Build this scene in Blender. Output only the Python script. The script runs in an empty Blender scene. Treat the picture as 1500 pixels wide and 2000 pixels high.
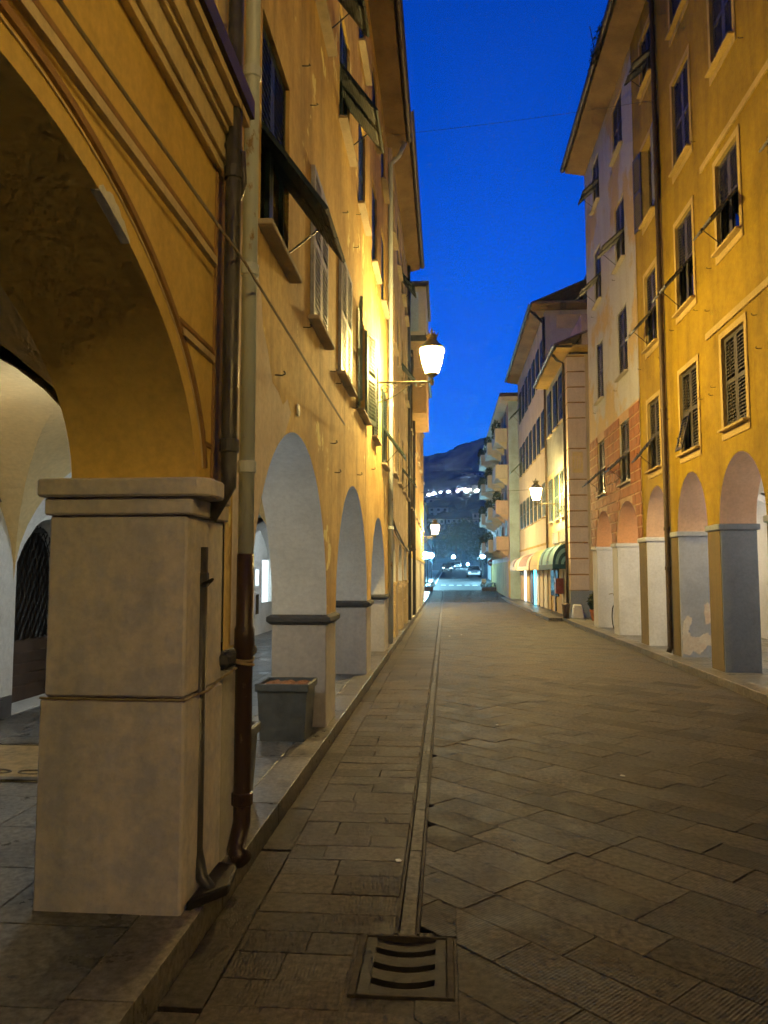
import bpy, bmesh, math, random
from mathutils import Vector, Matrix
from mathutils.geometry import tessellate_polygon
random.seed(7)
R = math.radians
SC = bpy.context.scene
COL = SC.collection

# ------------------------------------------------------------------ camera
cam = bpy.data.cameras.new('camera'); camo = bpy.data.objects.new('camera', cam); COL.objects.link(camo)
cam.sensor_fit = 'HORIZONTAL'; cam.sensor_width = 36; cam.lens = 36.0
cam.clip_start = 0.05; cam.clip_end = 4000
PITCH = math.atan(120 / 1500); YAW = math.atan(120 / 1500 * math.cos(PITCH))
camo.location = (0, 0, 1.65); camo.rotation_euler = (math.pi / 2 + PITCH, 0, YAW)
SC.camera = camo
# ------------------------------------------------------------------ world (dusk, after sunset)
W = bpy.data.worlds.new('World'); SC.world = W; W.use_nodes = True
nt = W.node_tree; nt.nodes.clear()
sky = nt.nodes.new('ShaderNodeTexSky'); sky.sky_type = 'NISHITA'; sky.sun_disc = False
sky.sun_elevation = R(-3.0); sky.sun_rotation = R(0); sky.ozone_density = 4.0; sky.dust_density = 0.6
tint = nt.nodes.new('ShaderNodeMixRGB'); tint.blend_type = 'MULTIPLY'; tint.inputs[0].default_value = 1
tint.inputs[2].default_value = (0.015, 0.54, 1.0, 1)
bg = nt.nodes.new('ShaderNodeBackground'); bg.inputs[1].default_value = 0.15 * 33
wo = nt.nodes.new('ShaderNodeOutputWorld')
nt.links.new(sky.outputs[0], tint.inputs[1]); nt.links.new(tint.outputs[0], bg.inputs[0]); nt.links.new(bg.outputs[0], wo.inputs[0])
SC.view_settings.view_transform = 'Standard'; SC.view_settings.look = 'None'
SC.view_settings.gamma = 1; SC.view_settings.exposure = 0
SC.cycles.use_denoising = True; SC.cycles.denoising_prefilter = 'FAST'
SC.cycles.max_bounces = 4; SC.cycles.diffuse_bounces = 3; SC.cycles.glossy_bounces = 2; SC.cycles.transparent_max_bounces = 6
SC.cycles.caustics_reflective = False; SC.cycles.caustics_refractive = False
SC.cycles.sample_clamp_indirect = 4.0; SC.cycles.adaptive_threshold = 0.06; SC.cycles.adaptive_min_samples = 12
# lamp colours and strengths
SODIUM = (1.0, 0.69, 0.21); COOL = (0.80, 0.92, 1.0); MERCURY = (0.35, 0.80, 1.0)
LANTERN_E = 1080.0; LANTERN_B_E = 360.0; ARCADE_L_E = 105.0; ARCADE_R_E = 165.0; STREET_E = 1100.0; LANTERN_FAR_E = 1500.0

# ------------------------------------------------------------------ materials
def newmat(name):
    m = bpy.data.materials.new(name); m.use_nodes = True
    return m, m.node_tree, m.node_tree.nodes['Principled BSDF']
def ramp(nt, fac, stops):
    r = nt.nodes.new('ShaderNodeValToRGB'); nt.links.new(fac, r.inputs[0])
    els = r.color_ramp.elements
    while len(els) < len(stops): els.new(0.5)
    for e, (p, c) in zip(els, stops):
        e.position = p; e.color = (*c, 1) if len(c) == 3 else c
    return r.outputs[0]
def noise(nt, scale, detail=4, rough=0.55, mapping=None, vec=None):
    n = nt.nodes.new('ShaderNodeTexNoise'); n.inputs['Scale'].default_value = scale
    n.inputs['Detail'].default_value = detail; n.inputs['Roughness'].default_value = rough
    if vec is None:
        g = nt.nodes.new('ShaderNodeNewGeometry'); vec = g.outputs['Position']
    if mapping:
        mp = nt.nodes.new('ShaderNodeMapping'); mp.inputs['Scale'].default_value = mapping
        nt.links.new(vec, mp.inputs[0]); vec = mp.outputs[0]
    nt.links.new(vec, n.inputs[0]); return n.outputs[0]
def mix(nt, fac, a, b, mode='MIX'):
    x = nt.nodes.new('ShaderNodeMixRGB'); x.blend_type = mode
    for i, v in ((0, fac), (1, a), (2, b)):
        if isinstance(v, (int, float)): x.inputs[i].default_value = v
        elif isinstance(v, tuple): x.inputs[i].default_value = (*v, 1) if len(v) == 3 else v
        else: nt.links.new(v, x.inputs[i])
    return x.outputs[0]
def bump(nt, b, h, strength=0.3, dist=0.02):
    n = nt.nodes.new('ShaderNodeBump'); n.inputs['Strength'].default_value = strength; n.inputs['Distance'].default_value = dist
    nt.links.new(h, n.inputs['Height']); nt.links.new(n.outputs[0], b.inputs['Normal'])
def plaster(name, c, c2=None, stain=None, amount=0.5, rough=0.88, scale=0.9, bs=0.35, lo=0.42, hi=0.66, spots=0.0, blotch=None):
    m, nt, b = newmat(name)
    c2 = c2 or tuple(x * 0.72 for x in c); stain = stain or tuple(x * 0.45 for x in c)
    n1 = noise(nt, scale, 5, 0.62)
    base = mix(nt, ramp(nt, n1, [(lo, (0, 0, 0)), (hi, (1, 1, 1))]), c, c2)
    n2 = noise(nt, 1.0, 4, 0.65, mapping=(2.4, 2.4, 0.22))
    st = ramp(nt, n2, [(0.50, (0, 0, 0)), (0.78, (amount,) * 3)])
    base = mix(nt, st, base, stain)
    n3 = noise(nt, 22, 3, 0.7)
    base = mix(nt, ramp(nt, n3, [(0.3, (0.86,) * 3), (0.7, (1.1,) * 3)]), base, base, 'MIX') if False else mix(nt, 0.5, base, ramp(nt, n3, [(0.25, (0.72,) * 3), (0.75, (1.18,) * 3)]), 'MULTIPLY')
    if blotch:
        base = mix(nt, ramp(nt, noise(nt, 7.5, 4, 0.7), [(0.42, (0, 0, 0)), (0.60, (0.7,) * 3)]), base, mix(nt, 1.0, base, blotch, 'MULTIPLY'))
    if spots:
        n4 = noise(nt, 2.1, 5, 0.6)
        base = mix(nt, ramp(nt, n4, [(0.63, (0, 0, 0)), (0.66, (spots,) * 3)]), base, tuple(min(1, x * 1.5 + .12) for x in c))
    nt.links.new(base, b.inputs['Base Color']); b.inputs['Roughness'].default_value = rough
    b.inputs['Specular IOR Level'].default_value = 0.25
    bump(nt, b, noise(nt, 14, 3, 0.8), bs, 0.015)
    return m
def plain(name, c, rough=0.5, metal=0.0, var=0.25, scale=9, bs=0.0, spec=0.4):
    m, nt, b = newmat(name)
    n = noise(nt, scale, 3, 0.65)
    col = mix(nt, 1.0, c, ramp(nt, n, [(0.25, (1 - var,) * 3), (0.75, (1 + var,) * 3)]), 'MULTIPLY')
    nt.links.new(col, b.inputs['Base Color']); b.inputs['Roughness'].default_value = rough; b.inputs['Metallic'].default_value = metal
    b.inputs['Specular IOR Level'].default_value = spec
    if bs: bump(nt, b, noise(nt, scale * 3, 5), bs, 0.01)
    return m
def emit(name, c, s):
    m, nt, b = newmat(name); b.inputs['Base Color'].default_value = (*c, 1)
    b.inputs['Emission Color'].default_value = (*c, 1); b.inputs['Emission Strength'].default_value = s
    return m
def rusty(name, c, rust, lo=0.5, hi=0.62, rough=0.5, scale=7):
    m, nt, b = newmat(name)
    n = noise(nt, scale, 8, 0.7, mapping=(1, 1, 0.5))
    f = ramp(nt, n, [(lo, (0, 0, 0)), (hi, (1, 1, 1))])
    nt.links.new(mix(nt, f, c, rust), b.inputs['Base Color'])
    nt.links.new(ramp(nt, n, [(lo, (rough,) * 3), (hi, (0.9,) * 3)]), b.inputs['Roughness'])
    bump(nt, b, noise(nt, 40, 4), 0.25, 0.01); return m
def stone(name, c, angle, chisel=0.5, var=0.3, freq=19, rough=0.78, gloss=0.14, spec=0.14):
    """paving slab: colour differs from slab to slab, chiselled grooves run across it"""
    m, nt, b = newmat(name)
    oi = nt.nodes.new('ShaderNodeObjectInfo')
    g = nt.nodes.new('ShaderNodeNewGeometry')
    mp = nt.nodes.new('ShaderNodeMapping'); mp.inputs['Rotation'].default_value = (0, 0, angle); nt.links.new(g.outputs['Position'], mp.inputs[0])
    n = noise(nt, 3.2, 5, 0.65); n2 = noise(nt, 26, 3, 0.7)
    rnd = ramp(nt, oi.outputs['Random'], [(0, (1 - var,) * 3), (1, (1 + var,) * 3)])
    col = mix(nt, 1.0, c, rnd, 'MULTIPLY')
    col = mix(nt, 1.0, col, ramp(nt, n, [(0.28, (0.62,) * 3), (0.72, (1.3,) * 3)]), 'MULTIPLY')
    col = mix(nt, 1.0, col, ramp(nt, n2, [(0.32, (0.55,) * 3), (0.68, (1.4,) * 3)]), 'MULTIPLY')
    col = mix(nt, ramp(nt, noise(nt, 1.1, 3, 0.7), [(0.46, (0, 0, 0)), (0.62, (0.55,) * 3)]), col, mix(nt, 1.0, col, (0.62, 0.78, 1.05), 'MULTIPLY'))
    nt.links.new(col, b.inputs['Base Color'])
    w = nt.nodes.new('ShaderNodeTexWave'); w.wave_type = 'BANDS'; w.bands_direction = 'X'
    w.inputs['Scale'].default_value = freq; w.inputs['Distortion'].default_value = 1.6; w.inputs['Detail'].default_value = 2; w.inputs['Detail Scale'].default_value = 2.5
    nt.links.new(mp.outputs[0], w.inputs[0])
    worn = ramp(nt, noise(nt, 1.7, 4), [(0.4, (0, 0, 0)), (0.6, (1, 1, 1))])
    wv = mix(nt, worn, (0.5, 0.5, 0.5), w.outputs[0])
    h = mix(nt, 0.45, wv, n2)
    bump(nt, b, h, chisel, 0.012)
    nt.links.new(ramp(nt, n, [(0.3, (rough - gloss,) * 3), (0.7, (rough + 0.12,) * 3)]), b.inputs['Roughness'])
    b.inputs['Specular IOR Level'].default_value = spec
    return m

MA = dict(
    ochre_a=plaster('ochre plaster', (0.78, 0.55, 0.16), (0.70, 0.47, 0.12), amount=0.3, scale=0.7, bs=0.10),
    mould_a=plaster('pale moulding', (0.78, 0.62, 0.34), amount=0.35),
    line_a=plaster('brown painted line', (0.40, 0.22, 0.08), amount=0.3),
    grey_a=plaster('grey render', (0.70, 0.645, 0.61), (0.60, 0.56, 0.54), (0.36, 0.38, 0.42), 0.75, scale=2.2, bs=0.4, blotch=(0.74, 0.80, 0.98)),
    ochre_b=plaster('weathered ochre plaster', (0.74, 0.53, 0.19), (0.54, 0.35, 0.11), (0.27, 0.17, 0.08), 0.85, scale=1.1, bs=0.5, spots=0.8, blotch=(0.86, 0.80, 0.74)),
    white=plaster('white lime wash', (0.74, 0.74, 0.70), (0.66, 0.66, 0.62), (0.5, 0.5, 0.48), 0.25, scale=1.4, bs=0.15),
    vault_a=plaster('yellow vault plaster', (0.66, 0.50, 0.24), (0.6, 0.45, 0.2), amount=0.2, scale=0.6),
    grey_b=plaster('pale grey render', (0.52, 0.49, 0.45), (0.44, 0.42, 0.40), (0.30, 0.28, 0.26), 0.4, scale=1.5, bs=0.25),
    mould_b=plaster('dark slate moulding', (0.10, 0.10, 0.10), amount=0.4, bs=0.5),
    ochre_c=plaster('tan plaster', (0.58, 0.44, 0.24), (0.44, 0.32, 0.16), (0.24, 0.17, 0.10), 0.6, scale=1.3, bs=0.5, spots=0.6),
    ochre_d=plaster('orange plaster', (0.62, 0.42, 0.18), (0.55, 0.36, 0.14), amount=0.4),
    white_d=plaster('dirty white plaster', (0.60, 0.58, 0.54), (0.5, 0.48, 0.45), amount=0.4),
    yellow_r=plaster('yellow plaster', (0.35, 0.232, 0.009), (0.25, 0.16, 0.007), (0.15, 0.09, 0.01), 0.75, scale=0.9, bs=0.4, blotch=(0.86, 0.84, 0.9)),
    trim_r=plaster('cream trim', (0.50, 0.37, 0.13), amount=0.3),
    soff_r=plaster('salmon soffit plaster', (0.66, 0.46, 0.32), (0.6, 0.4, 0.27), amount=0.25),
    soff_r2=plaster('orange soffit plaster', (0.64, 0.34, 0.17), (0.58, 0.3, 0.15), amount=0.25),
    grey_r=plaster('blue grey render', (0.26, 0.30, 0.36), (0.21, 0.25, 0.31), (0.17, 0.17, 0.18), 0.4, scale=1.2),
    pale_r=plaster('pale render', (0.62, 0.65, 0.72), (0.53, 0.56, 0.63), (0.38, 0.38, 0.40), 0.4, scale=1.2),
    mid_r=plaster('worn blue grey render', (0.42, 0.46, 0.53), (0.34, 0.38, 0.45), (0.25, 0.26, 0.28), 0.5, scale=1.4),
    pil_y=plaster('ochre grey pillar paint', (0.17, 0.13, 0.065), (0.13, 0.105, 0.06), (0.09, 0.07, 0.045), 0.6),
    peel=plaster('bare lime patch', (0.74, 0.70, 0.62), (0.64, 0.52, 0.42), amount=0.3, scale=4),
    lilac=plaster('faded grey plaster', (0.44, 0.45, 0.50), (0.48, 0.36, 0.18), (0.33, 0.30, 0.28), 0.5, scale=0.45, lo=0.50, hi=0.56),
    mortar=plaster('pale mortar', (0.52, 0.34, 0.20), amount=0.3),
    brick=plaster('red brown painted block', (0.33, 0.135, 0.055), (0.27, 0.11, 0.045), amount=0.3, scale=3),
    quoin=plaster('pinkish quoin', (0.66, 0.57, 0.50), (0.6, 0.5, 0.44), amount=0.35),
    cream_r3=plaster('cream plaster', (0.64, 0.52, 0.32), (0.57, 0.46, 0.29), amount=0.35),
    blue_r3=plaster('pale blue plaster', (0.42, 0.47, 0.50), amount=0.3),
    grey_r4=plaster('pale stucco', (0.60, 0.55, 0.50), (0.53, 0.48, 0.44), amount=0.4),
    soffit_y=plaster('yellow eaves plaster', (0.60, 0.42, 0.12), amount=0.4),
    soffit_b=plaster('brown eaves plaster', (0.30, 0.20, 0.10), (0.20, 0.13, 0.07), amount=0.6),
    pink=plaster('pink plaster', (0.56, 0.44, 0.42), amount=0.4),
    shutter=plain('dark green shutter paint', (0.014, 0.032, 0.034), 0.45, 0, 0.35, 14, 0.1),
    shutter_l=plain('faded green shutter paint', (0.17, 0.25, 0.22), 0.5, 0, 0.3, 14, 0.1),
    shutter_r=plain('brown green shutter paint', (0.060, 0.055, 0.045), 0.5, 0, 0.3, 14, 0.1),
    shutter_w=plain('pale shutter paint', (0.46, 0.48, 0.48), 0.5, 0, 0.25, 14, 0.1),  # paler than the green: lantern light on near slats put into the colour
    pane=plain('dark window glass', (0.012, 0.015, 0.02), 0.08, 0, 0.1),
    iron=plain('wrought iron', (0.03, 0.028, 0.025), 0.45, 0.6, 0.3),
    gold_iron=plain('lantern bracket iron', (0.10, 0.085, 0.05), 0.4, 0.5, 0.3),
    pipe_dark=rusty('dark copper pipe', (0.055, 0.050, 0.048), (0.11, 0.12, 0.12), 0.5, 0.7, 0.35),
    pipe_blue=rusty('grey blue pipe paint', (0.58, 0.66, 0.72), (0.34, 0.25, 0.16), 0.62, 0.68, 0.4),
    pipe_rust=rusty('rusty cast iron pipe', (0.050, 0.027, 0.018), (0.34, 0.25, 0.15), 0.58, 0.66, 0.4),
    gutter=plain('copper gutter', (0.07, 0.05, 0.035), 0.5, 0.4, 0.3),
    tile=plain('clay roof tile', (0.18, 0.11, 0.075), 0.85, 0, 0.4, 5, 0.4),
    sill=plaster('stone sill', (0.56, 0.48, 0.36), amount=0.4),
    slate_sill=plaster('slate sill', (0.42, 0.38, 0.33), amount=0.4),
    cable=plain('dark cable', (0.05, 0.042, 0.03), 0.5),
    cable_l=plain('pale cable', (0.32, 0.25, 0.14), 0.6),
    slab=stone('chiselled slab across', (0.068, 0.054, 0.043), 0.0, 0.4, 0.3),
    slab_d=stone('chiselled slab diagonal', (0.064, 0.053, 0.043), R(45), 0.4, 0.3),
    flag=stone('smooth arcade flagstone', (0.15, 0.145, 0.135), 0.0, 0.10, 0.2, 6, 0.42, 0.2),
    kerb=stone('worn kerb stone', (0.155, 0.135, 0.11), 0.0, 0.15, 0.2, 8, 0.40, 0.14),
    strip=stone('drain strip stone', (0.075, 0.066, 0.056), 0.0, 0.3, 0.25, 8, 0.75, 0.1),
    rail=plain('dull steel rail', (0.055, 0.045, 0.034), 0.85, 0.0, 0.4, 20, 0, 0.15),
    joint=plain('dirt joint', (0.040, 0.034, 0.029), 0.95),
    steel=plain('worn steel', (0.20, 0.18, 0.15), 0.34, 0.8, 0.4, 20),
    castiron=plain('cast iron grate', (0.020, 0.016, 0.012), 0.8, 0.0, 0.4, 20, 0.3),
    black=plain('black gap', (0.004, 0.004, 0.004), 0.95),
    planter=plain('grey planter plastic', (0.085, 0.095, 0.098), 0.6, 0, 0.3, 10, 0.1),
    soil=plain('dry soil', (0.36, 0.18, 0.09), 0.95, 0, 0.5, 30, 0.6),
    asphalt=plain('asphalt', (0.055, 0.058, 0.06), 0.85, 0, 0.3, 6, 0.2),
    paint=plain('road paint', (0.7, 0.7, 0.7), 0.7),
    foliage=plain('foliage', (0.055, 0.085, 0.028), 0.75, 0, 0.5, 3),
    foliage2=plain('dark foliage', (0.03, 0.05, 0.02), 0.8, 0, 0.5, 3),
    bark=plain('bark', (0.09, 0.07, 0.05), 0.9, 0, 0.3),
    hill=plain('wooded hillside', (0.06, 0.075, 0.06), 0.95, 0, 0.6, 0.05),
    ground=plain('ground', (0.09, 0.085, 0.08), 0.9, 0, 0.3, 0.5),
    wood=plain('dark wood', (0.06, 0.035, 0.02), 0.6, 0, 0.3),
    door=plain('black door', (0.015, 0.015, 0.017), 0.4),
    red=plain('red paint', (0.20, 0.025, 0.015), 0.45),
    whitep=plain('white plastic', (0.70, 0.70, 0.68), 0.5, 0, 0.1),
    terracotta=plain('terracotta', (0.40, 0.14, 0.05), 0.8),
    brownp=plain('brown plastic', (0.08, 0.05, 0.035), 0.6),
    green1=plain('dark teal canvas', (0.006, 0.050, 0.085), 0.8, 0, 0.2),
    green2=plain('pale teal canvas', (0.13, 0.27, 0.36), 0.8, 0, 0.2),
    yellowc=plain('cream canvas', (0.62, 0.52, 0.26), 0.8, 0, 0.15),
    mauve=plain('mauve canvas', (0.30, 0.21, 0.20), 0.8, 0, 0.15),
    whitec=plain('white canvas', (0.68, 0.66, 0.62), 0.8, 0, 0.1),
    sign=plain('gilded sign board', (0.16, 0.12, 0.04), 0.6, 0, 0.7, 22),
    car_white=plain('silver car paint', (0.55, 0.56, 0.58), 0.25, 0.3, 0.05),
    car_dark=plain('dark car paint', (0.02, 0.025, 0.04), 0.2, 0.2, 0.05),
    car_grey=plain('grey car paint', (0.2, 0.21, 0.23), 0.25, 0.3, 0.05),
    tyre=plain('tyre', (0.015, 0.015, 0.015), 0.8),
    chrome=plain('chrome', (0.6, 0.6, 0.6), 0.15, 1.0, 0.05),
    lamp_glass=emit('sodium lamp glass', SODIUM, LANTERN_E),
    lamp_glass_f=emit('sodium lamp glass strong', SODIUM, LANTERN_FAR_E),
    lamp_glass_b=emit('sodium lamp glass dim', SODIUM, LANTERN_B_E),
    sky_pale=plaster('plaster tinted with sky light', (0.42, 0.58, 0.78), amount=0.2),  # blue of the sky's light and reflection put into the colour
    brass=plain('worn brass', (0.45, 0.33, 0.16), 0.4, 0.5, 0.4, 12, 0.3),
    repair=plaster('pale lime repair', (0.70, 0.60, 0.52), (0.62, 0.50, 0.40), (0.45, 0.36, 0.28), 0.5, scale=1.6),
    globe_w=emit('warm arcade globe', (1.0, 0.78, 0.46), ARCADE_L_E * 1.3),
    globe_l=emit('arcade lamp globe', COOL, ARCADE_L_E),
    globe_r=emit('arcade lamp globe warm', (1.0, 0.88, 0.74), ARCADE_R_E),
    street_glass=emit('mercury lamp glass', MERCURY, STREET_E),
    hill_glass=emit('hill lamp glass', (0.9, 0.92, 1.0), 400.0),
    shop_lit=emit('lit shop window', (0.75, 0.92, 1.0), 1.6),
    shop_blue=emit('lit blue shop window', (0.10, 0.70, 1.0), 5.0),
    headlight=emit('headlight', (0.9, 0.95, 1.0), 6.0),
)

for k_ in ('hill_glass', 'headlight', 'shop_lit'): MA[k_].cycles.emission_sampling = 'NONE'      # too faint to be worth sampling as lamps

# ------------------------------------------------------------------ mesh helpers
class MB:
    """collects faces; build() links them as one mesh object"""
    def __init__(s): s.v = []; s.f = []; s.m = []
    def add(s, vs, fs, mi=0):
        o = len(s.v); s.v += [tuple(v) for v in vs]
        for f in fs: s.f.append(tuple(o + i for i in f)); s.m.append(mi)
        return s
    def box(s, x0, x1, y0, y1, z0, z1, mi=0):
        if x0 > x1: x0, x1 = x1, x0
        if y0 > y1: y0, y1 = y1, y0
        return s.add([(x0, y0, z0), (x1, y0, z0), (x1, y1, z0), (x0, y1, z0), (x0, y0, z1), (x1, y0, z1), (x1, y1, z1), (x0, y1, z1)],
                     [(0, 3, 2, 1), (4, 5, 6, 7), (0, 1, 5, 4), (1, 2, 6, 5), (2, 3, 7, 6), (3, 0, 4, 7)], mi)
    def prism(s, poly, z0, z1, mi=0):
        n = len(poly)
        a = sum(poly[i][0] * poly[(i + 1) % n][1] - poly[(i + 1) % n][0] * poly[i][1] for i in range(n))
        if a < 0: poly = poly[::-1]
        return s.add([(x, y, z0) for x, y in poly] + [(x, y, z1) for x, y in poly],
                     [tuple(range(n))[::-1], tuple(range(n, 2 * n))] + [(i, (i + 1) % n, n + (i + 1) % n, n + i) for i in range(n)], mi)
    def tube(s, pts, r, seg=8, mi=0, cap=True):
        pts = [Vector(p) for p in pts]; n = len(pts); rs = r if isinstance(r, (list, tuple)) else [r] * n
        rings = []; prev = None
        for i, p in enumerate(pts):
            t = (pts[min(i + 1, n - 1)] - pts[max(i - 1, 0)]).normalized()
            if prev is None:
                a = Vector((0, 0, 1)) if abs(t.z) < 0.9 else Vector((1, 0, 0))
                u = t.cross(a).normalized()
            else:
                u = (prev - t * prev.dot(t)).normalized()
            prev = u; w = t.cross(u)
            rings.append([p + (u * math.cos(2 * math.pi * k / seg) + w * math.sin(2 * math.pi * k / seg)) * rs[i] for k in range(seg)])
        vs = [v for rg in rings for v in rg]; fs = []
        for i in range(n - 1):
            for k in range(seg):
                k2 = (k + 1) % seg
                fs.append((i * seg + k, i * seg + k2, (i + 1) * seg + k2, (i + 1) * seg + k))
        if cap: fs += [tuple(range(seg))[::-1], tuple(range((n - 1) * seg, n * seg))]
        return s.add(vs, fs, mi)
    def lathe(s, prof, c=(0, 0, 0), seg=12, mi=0):
        vs = []; fs = []; n = len(prof)
        for r, z in prof:
            for k in range(seg):
                a = 2 * math.pi * k / seg; vs.append((c[0] + r * math.cos(a), c[1] + r * math.sin(a), c[2] + z))
        for i in range(n - 1):
            for k in range(seg):
                k2 = (k + 1) % seg; fs.append((i * seg + k, i * seg + k2, (i + 1) * seg + k2, (i + 1) * seg + k))
        fs += [tuple(range(seg))[::-1], tuple(range((n - 1) * seg, n * seg))]
        return s.add(vs, fs, mi)
    def mesh(s, name, mats, smooth=False, bevel=0.0, recalc=False):
        me = bpy.data.meshes.new(name); me.from_pydata(s.v, [], s.f)
        for m in mats: me.materials.append(MA[m])
        for p, mi in zip(me.polygons, s.m): p.material_index = mi; p.use_smooth = smooth
        if bevel or recalc:
            bm = bmesh.new(); bm.from_mesh(me)
            if recalc: bmesh.ops.recalc_face_normals(bm, faces=bm.faces)
            if bevel: bmesh.ops.bevel(bm, geom=list(bm.edges), offset=bevel, segments=1, affect='EDGES', clamp_overlap=True)
            bm.to_mesh(me); bm.free()
        me.update(); return me
    def build(s, name, mats, parent=None, smooth=False, bevel=0.0, recalc=False):
        if isinstance(mats, str): mats = [mats]
        return link(name, s.mesh(name, mats, smooth, bevel, recalc), parent)
def link(name, me, parent=None, M=None):
    o = bpy.data.objects.new(name, me); COL.objects.link(o)
    if M is not None: o.matrix_basis = M
    if parent is not None:
        o.parent = parent; o.matrix_parent_inverse = WORLD[parent.name].inverted() if parent.name in WORLD else Matrix()
    WORLD[o.name] = (M.copy() if M is not None else Matrix())
    return o
WORLD = {}
def thing(name, label, cat, loc=(0, 0, 0), group=None):
    o = bpy.data.objects.new(name, None); COL.objects.link(o); o.location = loc; o.empty_display_size = 0.2
    WORLD[o.name] = Matrix.Translation(loc)
    o['label'] = label; o['category'] = cat
    if group: o['group'] = group
    return o
def tag(o, label, cat, group=None):
    o['label'] = label; o['category'] = cat
    if group: o['group'] = group
    return o
def struct(o, kind='structure'):
    o['kind'] = kind; return o
def B(): return MB()
def arch_pts(y0, y1, zs, rise, n=28, p=2.0):
    c = (y0 + y1) / 2; a = (y1 - y0) / 2; out = []
    for i in range(n + 1):
        t = math.pi - math.pi * i / n
        cs, sn = math.cos(t), math.sin(t)
        out.append((c + a * math.copysign(abs(cs) ** (2 / p), cs), zs + rise * abs(sn) ** (2 / p)))
    return out
def rect(y0, y1, z0, z1): return [(y0, z0), (y1, z0), (y1, z1), (y0, z1)]
def facade(name, parent, side, X, outer, holes, depth, mats, nflat=None, t=None):
    """wall in the plane x=X, outward normal -side*x. outer: (y,z) loop; edges listed in nflat (index set) get a reveal of thickness t in mats[1];
    holes: (poly, depth, material index)"""
    mb = MB(); loops = [outer] + [h[0] for h in holes]
    flat = [Vector((y, z, 0)) for lp in loops for y, z in lp]
    tris = tessellate_polygon([[Vector((y, z, 0)) for y, z in lp] for lp in loops])
    fs = []
    for a, b, c in tris:
        A, Bv, Cv = flat[a], flat[b], flat[c]
        up = (Bv - A).cross(Cv - A).z > 0      # +z in (y,z) plane = +x
        want = side < 0
        fs.append((a, b, c) if up == want else (a, c, b))
    mb.add([(X, v.x, v.y) for v in flat], fs, 0)
    def strip(poly, idx, d, mi):
        n = len(poly)
        for i in idx:
            (ya, za), (yb, zb) = poly[i], poly[(i + 1) % n]
            mb.add([(X, ya, za), (X, yb, zb), (X + side * d, yb, zb), (X + side * d, ya, za)], [(0, 1, 2, 3)], mi)
    if nflat: strip(outer, nflat, t, 1)
    if t:
        tr2 = tessellate_polygon([[Vector((y, z, 0)) for y, z in outer]])
        mb.add([(X + side * t, y, z) for y, z in outer], [tuple(x) for x in tr2], 1)
    for poly, d, mi in holes: strip(poly, range(len(poly)), d, mi)
    return mb.build(name, mats, parent)
def arcade_outer(ys, ye, zb, ztop, arches):
    """arches: (a0,a1,rise,p)"""
    pts = [(ys, zb)]; edges = []
    for a0, a1, rise, p in arches:
        ap = arch_pts(a0, a1, zb, rise, 72, p)
        s = len(pts)
        if abs(pts[-1][0] - a0) < 1e-4: pts.pop(); s -= 1
        pts += ap; edges += list(range(s, s + len(ap) - 1))
    if abs(pts[-1][0] - ye) > 1e-4: pts.append((ye, zb))
    pts += [(ye, ztop), (ys, ztop)]
    return pts, edges
def vault(parent, x0, x1, y0, y1, zs, h, mat, n=22):
    mb = MB(); vs = []; fs = []
    for i in range(n + 1):
        for j in range(n + 1):
            u = -math.cos(math.pi * i / n); v = -math.cos(math.pi * j / n)
            z = zs + h * max(math.sqrt(max(0, 1 - u * u)), math.sqrt(max(0, 1 - v * v)))
            vs.append((x0 + (x1 - x0) * (u + 1) / 2, y0 + (y1 - y0) * (v + 1) / 2, z))
    for i in range(n):
        for j in range(n):
            a = i * (n + 1) + j
            if i + j == n - 1: fs += [(a, a + 1, a + n + 1), (a + 1, a + n + 2, a + n + 1)]
            else: fs += [(a, a + 1, a + n + 2), (a, a + n + 2, a + n + 1)]
    mb.add(vs, fs); return mb.build('vault', [mat], parent)

# ------------------------------------------------------------------ windows and shutters
LEAF = {}
def leaf_mesh(w, h, mat, mode, tilt, slats=True):
    """shutter leaf: x=width from the hinge, y=outward, z=up. mode full / upper (slats only in the upper half)"""
    key = (round(w, 3), round(h, 3), mat, mode, tilt, slats)
    if key in LEAF: return LEAF[key]
    mb = MB(); st = 0.055; th = 0.018
    mb.box(0, st, -th, th, 0, h); mb.box(w - st, w, -th, th, 0, h)
    mb.box(st, w - st, -th + .001, th - .001, 0, 0.07); mb.box(st, w - st, -th + .001, th - .001, h - 0.06, h)
    mb.box(st, w - st, -th + .001, th - .001, h * 0.5 - 0.035, h * 0.5 + 0.035)
    if slats:
        for z in slat_heights(h, mode):
            slat_into(mb, st, w - st, z, tilt)
    LEAF[key] = mb.mesh('shutter', [mat]); return LEAF[key]
def slat_heights(h, mode):
    out = []; z = (0.10 if mode == 'full' else h * 0.5 + 0.06)
    while z < h - 0.08:
        if mode == 'upper' or abs(z - h * 0.5) > 0.055: out.append(z)
        z += 0.054
    return out
def slat_into(mb, x0, x1, z, tilt, o=(0, 0, 0)):
    dy, dz, t = 0.020 * tilt, 0.017, 0.015
    mb.add([(x0, -dy, z + dz), (x1, -dy, z + dz), (x1, dy, z - dz), (x0, dy, z - dz),
            (x0, -dy, z + dz + t), (x1, -dy, z + dz + t), (x1, dy, z - dz + t), (x0, dy, z - dz + t)],
           [(0, 3, 2, 1), (4, 5, 6, 7), (0, 1, 5, 4), (1, 2, 6, 5), (2, 3, 7, 6), (3, 0, 4, 7)])
SLATM = {}
def basis(o, u, n, w):
    return Matrix(((u[0], n[0], w[0], o[0]), (u[1], n[1], w[1], o[1]), (u[2], n[2], w[2], o[2]), (0, 0, 0, 1)))
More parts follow.
